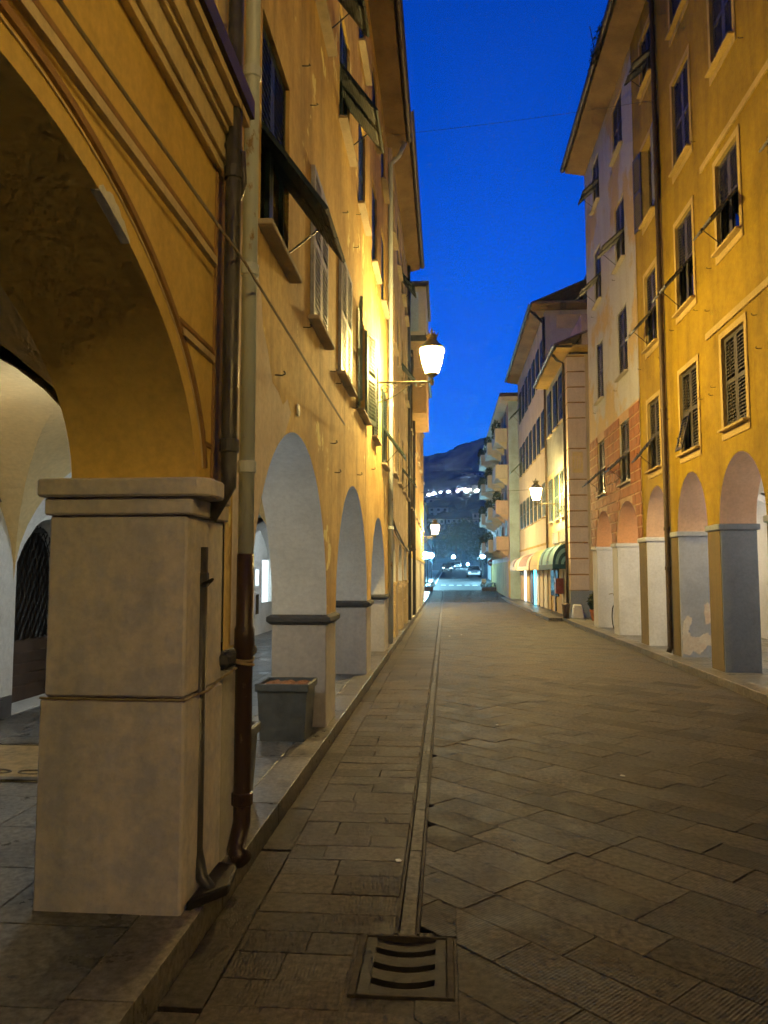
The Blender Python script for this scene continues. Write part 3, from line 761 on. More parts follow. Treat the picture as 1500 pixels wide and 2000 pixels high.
for (y0, y1) in ((4.104, 4.64), (7.74, 8.40), (11.76, 12.40), (15.28, 16.14)):
    p = pillar(Bh, XL - .56, XL, y0, y1, 1.13, 'grey_b')
    MB().add([(XL - .57, y0 + .0, 1.13), (XL + .005, y0 - .0, 1.13), (XL + .005, y1, 1.13), (XL - .57, y1, 1.13),
              (XL - .61, y0 - .045, 1.165), (XL + .045, y0 - .045, 1.165), (XL + .045, y1 + .045, 1.165), (XL - .61, y1 + .045, 1.165),
              (XL - .61, y0 - .045, 1.21), (XL + .045, y0 - .045, 1.21), (XL + .045, y1 + .045, 1.21), (XL - .61, y1 + .045, 1.21),
              (XL - .57, y0, 1.234), (XL + .005, y0, 1.234), (XL + .005, y1, 1.234), (XL - .57, y1, 1.234)],
             [(3, 2, 1, 0)] + [(a + i, a + (i + 1) % 4, a + 4 + (i + 1) % 4, a + 4 + i) for a in (0, 4, 8) for i in range(4)] + [(12, 13, 14, 15)]).build('impost', 'mould_b', p, bevel=.006)
for y0, y1 in ((4.10, 8.07), (8.07, 12.08), (12.08, 16.15)): vault(Bh, -4.7, -1.74, y0, y1, 1.55, 1.5, 'vault_a' if y0 < 5 else 'white')
doorsB = [(8.12, 9.75), (12.6, 13.9), (15.0, 16.0)]
facade('arcade_wall', Bh, -1, -4.7, rect(4.10, 16.15, 0.0, 3.3), [([(a, .13)] + [(b_, .13)] + arch_pts(a, b_, 1.75, .55)[::-1][0:], .5, 1) for a, b_ in doorsB], .5, ['white', 'white'])
for a, b_ in doorsB:
    x0, x1, y0, y1 = -5.9, -5.21, a - .05, b_ + .05
    MB().add([(x0, y0, 0), (x1, y0, 0), (x1, y1, 0), (x0, y1, 0), (x0, y0, 2.6), (x1, y0, 2.6), (x1, y1, 2.6), (x0, y1, 2.6)], [(0, 1, 2, 3), (4, 7, 6, 5), (0, 4, 5, 1), (2, 6, 7, 3), (3, 7, 4, 0)]).build('shop_interior', 'wood', Bh)
    ga = MB(); ga.box(-5.12, -5.09, a, b_, .13, .85)
    for z in (.25, .38, .51, .64, .77): ga.box(-5.09, -5.075, a, b_, z, z + .06)
    dr = ga.build('shop_gate', 'wood', Bh)
    la = MB(); z0, z1 = .85, 2.28; s = -1.5
    while s < b_ - a:
        for sg in (1, -1):
            y0 = a + s if sg > 0 else b_ - s
            p0, p1 = Vector((-5.10, y0, z0)), Vector((-5.10, y0 + sg * (z1 - z0) * .62, z1))
            def cut(p, q):
                lo, hi = 0.0, 1.0
                for bound, sgn in ((a, 1), (b_, -1)):
                    dp, dq = sgn * (p.y - bound), sgn * (q.y - bound)
                    if dp < 0 and dq < 0: return None
                    if dp < 0: lo = max(lo, dp / (dp - dq))
                    elif dq < 0: hi = min(hi, dp / (dp - dq))
                return (p.lerp(q, lo), p.lerp(q, hi)) if hi > lo else None
            cc = cut(p0, p1)
            if cc: la.tube(cc, .009, 4, cap=False)
        s += .115
    la.box(-5.12, -5.08, a, b_, 2.16, 2.22); la.build('lattice', 'iron', dr)
MB().box(-4.70, -4.655, 4.31, 16.1, 2.40, 2.46).build('wall_moulding', 'mould_b', Bh)
for a, b_ in ((4.31, 8.08), (9.8, 12.55), (13.95, 14.95)): MB().box(-4.70, -4.675, a, b_, .12, .34).build('skirting', 'mould_b', Bh)
rp_ = [(4.64, 1.25)] + [(6.19 - 1.56 * math.cos(t), 1.235 + 1.56 * math.sin(t)) for t in [R(6 + 7 * i) for i in range(10)]]
rp_ += [(5.85, 2.90), (5.72, 2.98), (5.55, 2.90), (5.38, 2.96), (5.20, 2.98), (5.05, 3.16), (4.90, 3.28), (4.84, 3.5), (4.70, 3.62), (4.62, 3.9), (4.45, 4.05), (4.30, 4.2), (4.24, 3.2), (4.24, 1.25)]
MB().add([(XL + .003, y, z) for y, z in rp_], [t if (Vector(rp_[t[1]]) - Vector(rp_[t[0]])).cross(Vector(rp_[t[2]]) - Vector(rp_[t[0]])) > 0 else t[::-1] for t in [tuple(q) for q in tessellate_polygon([[Vector((y, z, 0)) for y, z in rp_]])]]).build('lime_patch', 'repair', Bh)
eave(Bh, -1, XL, -.80, 4.11, 16.13, 11.05)
xb_ = -1.12
downpipe(Bh, [(xb_, 4.25, 10.9), (xb_, 4.25, 1.72)], .045, 'pipe_blue', [(xb_, 4.25, 2.25), (xb_, 4.25, 3.4), (xb_, 4.25, 4.6), (xb_, 4.25, 5.8)])
lo = downpipe(Bh, [(xb_, 4.25, 1.76), (xb_, 4.25, 1.36), (xb_, 4.25, 1.34), (xb_, 4.25, 1.24), (xb_, 4.25, 1.22), (xb_, 4.25, .30), (xb_ - .02, 4.21, .16), (xb_ + .03, 4.16, .125)], [.049, .049, .058, .058, .049, .049, .051, .055], 'pipe_rust', [(xb_, 4.25, .42)])
for dz in (0, .025, .05): MB().tube([(xb_ +   .054 * math.cos(t), 4.25 + .054 * math.sin(t), 1.14 + dz + .02 * math.sin(t * .5 + dz * 40)) for t in [i * math.pi / 8 for i in range(17)]], .006, 5).build('wire_tie', 'cable_l', lo)
downpipe(Bh, [(-.82, 16.02, 11.0), (-.95, 16.0, 10.7), (-1.13, 15.98, 10.5), (-1.13, 15.98, .2)], .05, 'pipe_blue', [(-1.13, 15.98, z) for z in (2.6, 5.2, 7.8)])
hooks(Bh, -1, XL, [(6.35, 3.75), (7.9, 3.78), (8.3, 3.75), (9.8, 3.8), (6.2, 6.0), (6.6, 5.9), (8.8, 5.95), (9.9, 6.0), (10.4, 3.0), (12.4, 3.35), (7.95, 3.02), (8.25, 2.75), (5.3, 3.06), (10.2, 6.6)])
MB().lathe([(.05, 0), (.055, .004), (.05, .012), (.01, .016)], (0, 0, 0), 14).build('house_number', 'whitep', Bh).matrix_basis = Matrix.Translation((XL + .002, 6.12, 2.98)) @ Matrix.Rotation(R(90), 4, 'Y')

# ------------------------------------------------------------------ left side: tan house beyond
C = thing('arcaded_house', 'shabby tan house with narrow low arches, left side just past the lantern', 'building', (-1.9, 20, 0))
arC = [(16.75, 18.5, 1.0, 2.0), (19.4, 21.2, 1.0, 2.0), (21.9, 23.7, 1.0, 2.0)]
outer, ed = arcade_outer(16.152, 24.6, 1.45, 11.75, arC)
winC = []
for y in (17.3, 19.3, 21.3, 23.2):
    for z in (3.95, 6.95, 9.6): winC.append((y, y + .9, z, z + 1.45, 'flap' if (int(y * 10) + int(z)) % 3 == 0 else 'closed'))
facade('wall', C, -1, XL + .01, outer, holes_of(winC, 2), .5, ['ochre_c', 'white', 'ochre_c'], ed, .56)
body(C, -1, XL + .01, 16.16, 24.59, 3.4, 11.75, 6, 'ochre_c')
for a, b_, c, d_, k in winC: window(C, -1, XL + .01, a, b_, c, d_, k, 'shutter', None, 'sill')
for y0, y1 in ((16.16, 16.75), (18.5, 19.4), (21.2, 21.9), (23.7, 24.59)):
    p = pillar(C, XL - .55, XL + .01, y0, y1, 1.35, 'grey_b' if y0 < 18 else 'ochre_c')
    MB().box(XL - .59, XL + .045, y0 - .03, y1 + .03, 1.352, 1.449).build('impost', 'mould_b' if y0 < 18 else 'ochre_c', p, bevel=.01)
vault(C, -4.7, -1.74, 16.15, 20.3, 1.6, 1.3, 'white'); vault(C, -4.7, -1.74, 20.3, 24.6, 1.6, 1.3, 'white')
facade('arcade_wall', C, -1, -4.7, rect(16.15, 24.6, 0, 3.2), [(rect(16.5, 17.6, .13, 2.15), .3, 1), (rect(19.5, 20.6, .9, 2.0), .1, 1)], .3, ['white', 'white'])
MB().box(-5.05, -4.98, 16.45, 17.65, .12, 2.2).build('door', 'door', C)
MB().box(-4.83, -4.80, 19.45, 20.65, .85, 2.05).build('shop_window', 'shop_lit', C)
for i, (y, z0, z1) in enumerate(((17.75, 1.28, 1.85), (17.85, .5, 1.25), (18.35, 1.3, 1.8), (18.4, .6, 1.2))):
    f = MB().box(-4.69, -4.60, y, y + .42, z0, z1).build('notice_case', 'whitep', C, bevel=.008)
    MB().box(-4.598, -4.592, y + .06, y + .36, z0 + .06, z1 - .06).build('notice', 'pane' if i % 2 else 'shop_lit', f)
eave(C, -1, XL, -.78, 16.14, 24.9, 11.75)
downpipe(C, [(-1.12, 24.2, 11.6), (-1.12, 24.2, .2)], .05, 'pipe_dark', [(-1.12, 24.2, z) for z in (2.5, 5, 7.5)])
MB().tube([(-1.17, 16.3, 3.0), (-1.14, 17.5, 2.7), (-1.15, 19.0, 2.62), (-1.12, 21, 2.4), (-1.13, 24.1, 2.35)], .022, 6).build('wall_cable', 'cable', C)
MB().tube([(-1.17, 16.3, 2.9), (-1.13, 17.7, 2.55), (-1.15, 19.5, 2.5), (-1.12, 24.1, 2.28)], .016, 6).build('wall_cable', 'cable', C)

# ------------------------------------------------------------------ left side: orange house with overhanging bay
D = thing('town_house', 'orange house with white base and overhanging top bay at the left street end', 'building', (-1.9, 34, 0))
winD = []
for i, y in enumerate((26.0, 28.6, 31.2, 33.8, 36.4, 39.0, 41.2)):
    for z in (3.9, 6.6, 9.2): winD.append((y, y + 1.0, z, z + 1.5, 'closed'))
facade('wall', D, -1, XL - .0, rect(24.605, 43.2, 2.2, 11.6), holes_of(winD, 1), .13, ['ochre_d', 'ochre_d'])
facade('base_wall', D, -1, XL + .02, rect(24.605, 43.2, 0, 2.2), [(rect(25.6, 26.9, .05, 2.1), .15, 1), (rect(30.5, 32.0, .05, 2.1), .15, 1), (rect(36, 38, .05, 2.1), .15, 1)], .15, ['white_d', 'white_d'])
for a, b_ in ((25.6, 26.9), (30.5, 32.0), (36, 38)): MB().box(XL - .14, XL - .11, a, b_, 0.05, 2.1).build('roller_shutter', 'shutter_w', D)
body(D, -1, XL, 24.61, 43.19, 0, 11.6, 6, 'ochre_d')
for a, b_, c, d_, k in winD: window(D, -1, XL, a, b_, c, d_, k, 'shutter', None, 'sill')
MB().box(XL, XL + .06, 24.61, 43.2, 2.2, 2.32).build('string_course', 'trim_r', D)
bay = MB().box(XL + .003, -.62, 26.3, 30.0, 7.2, 9.75).build('bay', 'ochre_d', D)
MB().box(XL + .003, -.56, 26.25, 30.05, 9.752, 9.95).build('bay_cornice', 'mould_b', bay)
by2 = MB().box(XL + .003, -.62, 26.3, 30.0, 9.951, 11.7).build('bay', 'white_d', D)
MB().box(-1.16, -.88, 26.26, 26.298, 10.1, 11.5).build('bay_window', 'sky_pale', by2)  # sky reflection painted in as a pale blue face
MB().box(XL - .1, -.52, 26.15, 30.1, 11.7, 11.85).build('bay_roof', 'mould_b', by2)
MB().tube([(-1.12, 26.2, 9.4), (-1.1, 26.2, 8.9), (-1.15, 26.22, 8.4), (-1.15, 26.24, 2.4)], .05, 8).build('drainpipe', 'gutter', D, smooth=True)
eave(D, -1, XL, -.85, 30.2, 43.3, 11.6)
downpipe(D, [(-1.1, 27.2, 7.1), (-1.1, 27.2, .2)], .06, 'pipe_dark', [(-1.1, 27.2, z) for z in (2.5, 5)])
# ------------------------------------------------------------------ right side: yellow house with string courses
def arcade_right(b, X, ys, ye, ztop, arches, wins, wallmat, soff, pil, zb=2.43, core_top=None, surround='trim_r', sh='shutter_r', pilmats=None, vmat='white', hole_mi=2, yface=True):
    outer, ed = arcade_outer(ys, ye, zb, ztop, arches)
    facade('wall', b, 1, X, outer, holes_of(wins, 2), .13, [wallmat, soff, surround or wallmat], ed, .56)
    body(b, 1, X, ys + .004, ye - .004, 3.6, ztop, 6, wallmat)
    for w in wins:
        a, c, d_, e, k = w[:5]
        window(b, 1, X, a, c, d_, e, k, sh, surround, 'slate_sill' if not surround else surround, flap_ang=w[5] if len(w) > 5 else 38)
    for i, (y0, y1) in enumerate(pil):
        pm = (pilmats or ['pale_r'] * len(pil))[i]
        p = pillar(b, X, X + .56, y0, y1, zb - .10, pm)
        if yface: MB().box(X - .007, X + .02, y0 + .012, y1 - .012, .125, zb - .102).build('pillar_face', 'pil_y', p)
        MB().box(X - .04, X + .60, y0 - .035, y1 + .035, zb - .10, zb - .004).build('impost', pm, p, bevel=.014)
    facade('arcade_wall', b, 1, 7.5, rect(ys, ye, 0, 3.7), [], .1, ['white', 'white'])
R0 = thing('arcaded_house', 'yellow house with cream string courses at the right edge', 'building', (4.9, 9, 0))
w0 = []
for y in (-6.0, -3.4, .8, 3.4, 6.0, 8.6, 11.15):
    for j, (z0, z1) in enumerate(((3.85, 5.27), (6.65, 8.06), (9.62, 11.1))): w0.append((y, y + .9, z0, z1, 'flap' if (y > 11 and j == 1) else ('flap' if (y == 8.6 and j != 0) else 'closed'), 42))
arcade_right(R0, XR, -9.0, 12.72, 14.0, [(-8.4, -6.2, 1.0, 2), (-5.4, -3.2, 1.0, 2), (-2.4, -.4, 1.0, 2), (.2, 2.0, 1.0, 2), (2.6, 4.4, 1.0, 2), (5.0, 6.9, 1.0, 2), (7.5, 9.4, 1.0, 2), (10.65, 12.42, 1.0, 2)], w0, 'yellow_r', 'soff_r', [(-9, -8.4), (-6.2, -5.4), (-3.2, -2.4), (-.4, .2), (2.0, 2.6), (4.4, 5.0), (6.9, 7.5), (9.4, 10.65)], pilmats=['grey_r'] * 8)
for z in (5.50, 8.34): MB().box(XR - .035, XR - .002, -9.0, 12.70, z - .05, z + .06).build('string_course', 'trim_r', R0, bevel=.006)
for y0, y1 in ((-9, -5.8), (-5.8, -2.8), (-2.8, -.1), (-.1, 2.3), (2.3, 4.7), (4.7, 7.2), (7.2, 10), (10, 12.72)): vault(R0, 4.85, 7.5, y0, y1, 2.4, 1.15, 'white', 14)
eave(R0, 1, XR, 3.72, -9.0, 12.72, 13.85)
R1 = thing('arcaded_house', 'yellow house with brown drainpipe on the right, peeling paint at its pillar foot', 'building', (4.9, 15, 0))
w1 = [(13.25, 14.22, 3.80, 5.27, 'flap_far', 14), (13.25, 14.2, 6.40, 8.05, 'flap', 42), (13.2, 14.15, 9.08, 10.78, 'closed'), (13.15, 14.1, 11.75, 13.2, 'closed'),
      (15.58, 16.45, 3.79, 5.22, 'flap_far', 40), (15.56, 16.42, 6.37, 7.95, 'flap', 42), (15.52, 16.38, 9.10, 10.78, 'open'), (15.45, 16.3, 12.0, 13.15, 'flap', 50)]
arcade_right(R1, XR + .006, 12.722, 17.12, 14.0, [(13.0, 14.62, 1.0, 2), (15.16, 16.86, 1.0, 2)], w1, 'yellow_r', 'soff_r', [(12.42, 13.0), (14.62, 15.16), (16.86, 17.5)], pilmats=['grey_r', 'mid_r', 'pale_r'])
vault(R1, 4.85, 7.5, 12.72, 14.9, 2.4, 1.15, 'white', 14); vault(R1, 4.85, 7.5, 14.9, 17.12, 2.4, 1.15, 'white', 14)
eave(R1, 1, XR, 3.72, 12.72, 17.12, 13.85)
downpipe(R1, [(3.62, 15.06, 13.8), (3.9, 15.06, 13.5), (4.23, 15.06, 13.2), (4.23, 15.06, .25), (4.2, 15.06, .16)], .05, 'gutter', [(4.23, 15.06, z) for z in (1.75, 2.5, 4.8, 7.2, 9.6)])
# flaking paint on the middle pillar of this house
def patch(b, y, pts, mat):
    tr = tessellate_polygon([[Vector((x, z, 0)) for x, z in pts]])
    n = len(pts)
    MB().add([(x, y, z) for x, z in pts] + [(x, y + .01, z) for x, z in pts], [tuple(t) for t in tr] + [(i, (i + 1) % n, n + (i + 1) % n, n + i) for i in range(n)]).build('flaked_patch', mat, b, recalc=True)
def ragged(pts, amp, n=5):
    out = []
    for i in range(len(pts)):
        a, c = Vector(pts[i]), Vector(pts[(i + 1) % len(pts)])
        for k in range(n):
            q = a.lerp(c, k / n); out.append((q.x + random.uniform(-amp, amp), q.y + random.uniform(-amp, amp)))
    return out
patch(R1, 14.614, ragged([(4.335, .18), (4.33, .55), (4.36, .78), (4.44, .88), (4.51, .82), (4.48, .70), (4.44, .60), (4.48, .50), (4.58, .47), (4.68, .53), (4.78, .56), (4.84, .50), (4.84, .34), (4.76, .33), (4.70, .24), (4.60, .17), (4.52, .25), (4.44, .16)], .016), 'peel')
patch(R1, 14.614, ragged([(4.74, .72), (4.74, 1.08), (4.80, 1.12), (4.845, 1.02), (4.845, .74)], .012), 'peel')
hooks(R1, 1, XR, [(13.0, 4.55), (14.9, 4.6), (15.3, 5.9), (13.1, 6.1), (14.5, 6.2), (12.95, 9.0), (16.9, 6.1), (15.2, 8.9)])
hooks(R0, 1, XR, [(12.5, 4.5), (12.4, 4.6), (10.6, 4.7), (10.7, 5.2), (12.4, 6.55), (12.55, 5.9), (10.8, 9.3)])
# ------------------------------------------------------------------ right side: grey house with painted blockwork
R2 = thing('arcaded_house', 'faded grey house with red brown painted blockwork above its orange arches', 'building', (4.9, 20, 0))
w2 = []
for y, a in ((18.1, 1.0), (20.86, .92)):
    for j, (z0, z1) in enumerate(((3.80, 5.28), (6.42, 8.05), (9.18, 10.75), (12.0, 13.35))):
        w2.append((y, y + a, z0, z1, 'closed' if j in (1,) or (j == 3 and y < 19) else 'flap', 48))
arcade_right(R2, XR, 17.122, 22.95, 13.75, [(17.5, 19.66, .96, 2), (20.25, 22.32, .94, 2)], w2, 'lilac', 'soff_r2', [(19.66, 20.25), (22.32, 22.94)], zb=2.41, surround=None, core_top=None, yface=False)
vault(R2, 4.85, 7.5, 17.12, 20.0, 2.4, 1.1, 'white', 14); vault(R2, 4.85, 7.5, 20.0, 22.95, 2.4, 1.1, 'white', 14)
eave(R2, 1, XR, 3.72, 17.12, 22.97, 13.85)
# blockwork: a mortar sheet under separate blocks, both cut round windows and arches
arcs2 = [(17.5, 19.66, .96), (20.25, 22.32, .94)]
def in_arch(y, z, m=0.0):
    for a0, a1, rs in arcs2:
        c = (a0 + a1) / 2; a = (a1 - a0) / 2 + m
        if abs(y - c) < a and z < 2.41 + (rs + m) * math.sqrt(max(0, 1 - ((y - c) / a) ** 2)): return True
    return False
outer, ed = arcade_outer(17.124, 22.948, 2.412, 5.52, [(a0 - .01, a1 + .01, rs + .01, 2.0) for a0, a1, rs in arcs2])
facade('mortar_sheet', R2, 1, XR - .006, outer, [(rect(a - .01, c + .01, d_ - .07, e + .01), .001, 0) for a, c, d_, e, *_ in w2 if d_ < 4], .0, ['mortar', 'mortar'])
zr = 2.44; row = 0
while zr < 5.46:
    hgt = min(.255, 5.50 - zr); y = 17.14 - (0.0 if row % 2 else .24)
    while y < 22.93:
        l = .47
        ya, yb = max(y + .02, 17.13), min(y + l - .02, 22.94); za, zb2 = zr, zr + hgt - .035
        y += l
        if yb - ya < .08: continue
        segs = [(ya, yb)]
        for a, c, d_, e, *_ in w2:
            if d_ > 4 or zb2 < d_ - .08 or za > e + .02: continue
            segs = [s for (p, q) in segs for s in ((p, min(q, a - .02)), (max(p, c + .02), q)) if s[1] - s[0] > .05]
        out = []
        for p, q in segs:
            if not any(in_arch(t, za, .02) for t in (p, (p + q) / 2, q)): out.append((p, q)); continue
            m = 24; run = None
            for i in range(m + 1):
                t = p + (q - p) * i / m
                ok = not in_arch(t, za, .02)
                if ok and run is None: run = t
                if (not ok or i == m) and run is not None:
                    if t - run > .06: out.append((run, t - (0 if ok else (q - p) / m)))
                    run = None
        for p, q in out:
            if q - p > .05: MB().box(XR - .020, XR - .004, p, q, za, zb2).build('block', 'brick', R2)
    zr += hgt; row += 1
hooks(R2, 1, XR, [(19.3, 6.2), (22.0, 6.2), (19.2, 9.0), (22.0, 9.0)])
# ------------------------------------------------------------------ right side: corner house with quoins and awning
X3 = 4.4
R3 = thing('corner_house', 'low cream corner house with quoin blocks and yellow eaves behind the green awning', 'building', (5, 30, 0))
MB().box(X3, 11, 27.5, 33.2, 0, 9.5).build('wall', 'cream_r3', R3)
MB().box(X3 - .004, X3 + .003, 28.3, 33.19, 5.75, 9.45).build('upper_wall', 'blue_r3', R3)
MB().box(X3 - .012, X3 + .60, 27.47, 27.96, 1.0, 9.44).build('quoin_backing', 'line_a', R3)
z = 1.05; i = 0
while z < 9.4:
    h = .56 if not (4.9 < z < 6.2) else 1.1
    h = min(h, 9.42 - z)
    MB().box(X3 - .03, X3 + .62, 27.445, 27.95, z + .022, z + h - .022).build('quoin_block', 'quoin', R3, bevel=.012)
    z += h; i += 1
MB().box(X3 - .035, 6.6, 27.44, 28.2, 0, 1.05).build('plinth', 'grey_r', R3)
MB().box(X3 + .1, X3 + .48, 27.44, 27.455, 5.2, 5.95).build('carved_panel', 'mould_a', R3)
for x in (.18, .27, .36): MB().tube([(X3 + x, 27.436, 5.35), (X3 + x + .03, 27.43, 5.6), (X3 + x, 27.436, 5.8)], .02, 5).build('carved_leaf', 'quoin', R3)
for y in (28.4, 29.9, 31.6):
    for z0, z1 in ((6.1, 7.75), (8.0, 9.3), (3.75, 5.5)):
        if z0 == 8.0: continue
        window(R3, 1, X3 - .006, y, y + .95, z0 if z0 < 6 else 7.35, z1 if z0 < 6 else 9.15, 'closed', 'shutter', None, 'sill', hole=False)
for y in (28.1, 29.9): MB().box(X3 - .07, X3 - .008, y, y + 1.6, 2.82, 3.28).build('shop_sign', 'sign', R3, bevel=.01)
eave(R3, 1, X3, 3.95, 27.0, 33.2, 9.62, 'soffit_y', rise=.05)
MB().add([(3.95, 27.0, 9.62), (11, 27.0, 9.62), (11, 27.52, 9.57), (3.95, 27.52, 9.57), (3.95, 27.0, 9.70), (11, 27.0, 9.70), (11, 27.52, 9.75), (3.95, 27.52, 9.75)], [(0, 3, 2, 1), (4, 5, 6, 7), (0, 1, 5, 4), (1, 2, 6, 5), (2, 3, 7, 6), (3, 0, 4, 7)]).build('eaves_soffit', 'soffit_y', R3)
MB().box(4.9, 11, 27.3, 33.19, 9.72, 10.9).build('attic_wall', 'pink', R3)
downpipe(R3, [(3.95, 27.9, 9.62), (4.1, 27.9, 9.4), (4.33, 27.95, 9.3), (4.33, 27.95, 1.9), (4.33, 27.95, .3)], .05, 'gutter', [(4.33, 27.95, z) for z in (3, 5.5)])
downpipe(R3, [(4.33, 33.15, 12.8), (4.33, 33.15, 2.6)], .05, 'gutter')
# shop fronts
for (y0, y1, m) in ((28.25, 28.75, 'white_d'), (29.1, 29.35, 'white_d'), (30.4, 31.0, 'pane'), (31.15, 31.4, 'wood'), (31.5, 32.4, 'pane'), (32.5, 33.1, 'cream_r3')):
    MB().box(X3 - .05, X3 - .004, y0, y1, .15 if m != 'pane' else .75, 1.95).build('shop_front_panel', m, R3)
# ------------------------------------------------------------------ right side: tall pale house
R4 = thing('town_house', 'tall pale stucco house with rows of dark shutters, right side mid street', 'building', (5, 40, 0))
MB().box(X3 + .01, 12, 33.21, 46.0, 0, 13.1).build('wall', 'grey_r4', R4)
for i, y in enumerate((33.9, 35.6, 37.3, 39.0, 40.7, 42.4, 44.1)):
    for z0, z1 in ((4.15, 5.65), (7.15, 8.9), (10.35, 12.1)):
        window(R4, 1, X3 + .01, y, y + .95, z0, z1, 'flap' if i == 6 and z0 > 5 else 'closed', 'shutter', None, 'sill' if z0 < 8 else None, hole=False, flap_ang=45)
MB().box(X3 - .02, X3 + .008, 33.22, 46, 2.9, 3.0).build('string_course', 'trim_r', R4)
eave(R4, 1, X3, 3.82, 32.9, 46.6, 13.25, 'soffit_b')
MB().add([(3.82, 32.7, 13.25), (10, 32.7, 13.25), (10, 33.22, 13.1), (3.82, 33.22, 13.1), (3.82, 32.7, 13.36), (10, 32.7, 13.36), (10, 33.22, 13.4), (3.82, 33.22, 13.4)], [(0, 3, 2, 1), (4, 5, 6, 7), (0, 1, 5, 4), (1, 2, 6, 5), (2, 3, 7, 6), (3, 0, 4, 7)]).build('eaves_soffit', 'soffit_b', R4)
MB().box(X3 + .5, 9.5, 33.18, 33.205, 12.3, 12.9).build('end_cornice', 'mould_a', R4)
downpipe(R4, [(3.82, 33.5, 13.2), (4.2, 33.45, 12.8), (4.34, 33.4, 12.6), (4.34, 33.4, 10.5)], .05, 'gutter')
MB().box(6.5, 11, 34, 40, 13.4, 15.3).build('roof_room', 'blue_r3', R4)
for (y0, y1, m) in ((33.6, 34.6, 'whitec'), (35.0, 36.2, 'grey_r4'), (36.6, 37.5, 'whitep'), (38.0, 38.5, 'shop_blue'), (39, 40.1, 'wood'), (40.6, 42, 'cream_r3'), (42.4, 43.2, 'shop_lit'), (43.5, 45, 'cream_r3')):
    MB().box(X3 - .05, X3 + .004, y0, y1, .15, 1.95).build('shop_front_panel', m, R4)
# ------------------------------------------------------------------ right side: end house with balconies
R5 = thing('balcony_house', 'pink end house with planted balconies stacked over the street end', 'building', (4.5, 56, 0))
MB().box(3.92, 12, 47.0, 66, -.5, 12.2).build('wall', 'pink', R5)
MB().box(3.9, 4.6, 46.97, 46.999, 0, 12.2).build('end_wall', 'sky_pale', R5)  # thin sheet, blue sky light put into its colour
MB().box(3.30, 4.5, 46.6, 66.4, 12.202, 12.42).build('eaves_soffit', 'grey_r4', R5)
MB().box(3.4, 12, 46.8, 66.2, 12.425, 12.7).build('roof', 'tile', R5)
for j, z in enumerate((3.1, 5.35, 7.6, 9.9)):
    for k, (y, pr) in enumerate(((48.2, .75), (53.5, .95), (59.0, 1.15))):
        yb = y + 3.2
        bal = MB().box(3.92 - pr, 3.922, y, yb, z, z + .16)
        bal.box(3.92 - pr, 3.92 - pr + .06, y, yb, z + .16, z + .85); bal.box(3.92 - pr + .06, 3.922, y, y + .06, z + .16, z + .85); bal.box(3.92 - pr + .06, 3.922, yb - .06, yb, z + .16, z + .85)
        for yy in (y + .3, yb - .5): bal.add([(3.92, yy, z), (3.92 - pr * .8, yy, z), (3.92, yy, z - .45), (3.92, yy + .2, z), (3.92 - pr * .8, yy + .2, z), (3.92, yy + .2, z - .45)], [(0, 1, 2), (5, 4, 3), (0, 3, 4, 1), (1, 4, 5, 2)])
        bo = bal.build('balcony', 'white_d' if k or j > 1 else 'pink', R5)
        MB().box(3.895, 3.918, y + .9, y + 2.0, z + .17, z + 2.1).build('balcony_door', 'shutter_r', R5)
for y in (52.2, 57.5, 63.4):
    for z in (3.3, 5.55, 7.8, 10.0): window(R5, 1, 3.92, y, y + .9, z, z + 1.5, 'closed', 'shutter_r', None, 'sill', hole=False)
MB().box(3.86, 3.919, 47.2, 66, .2, 2.4).build('base_wall', 'soffit_y', R5)
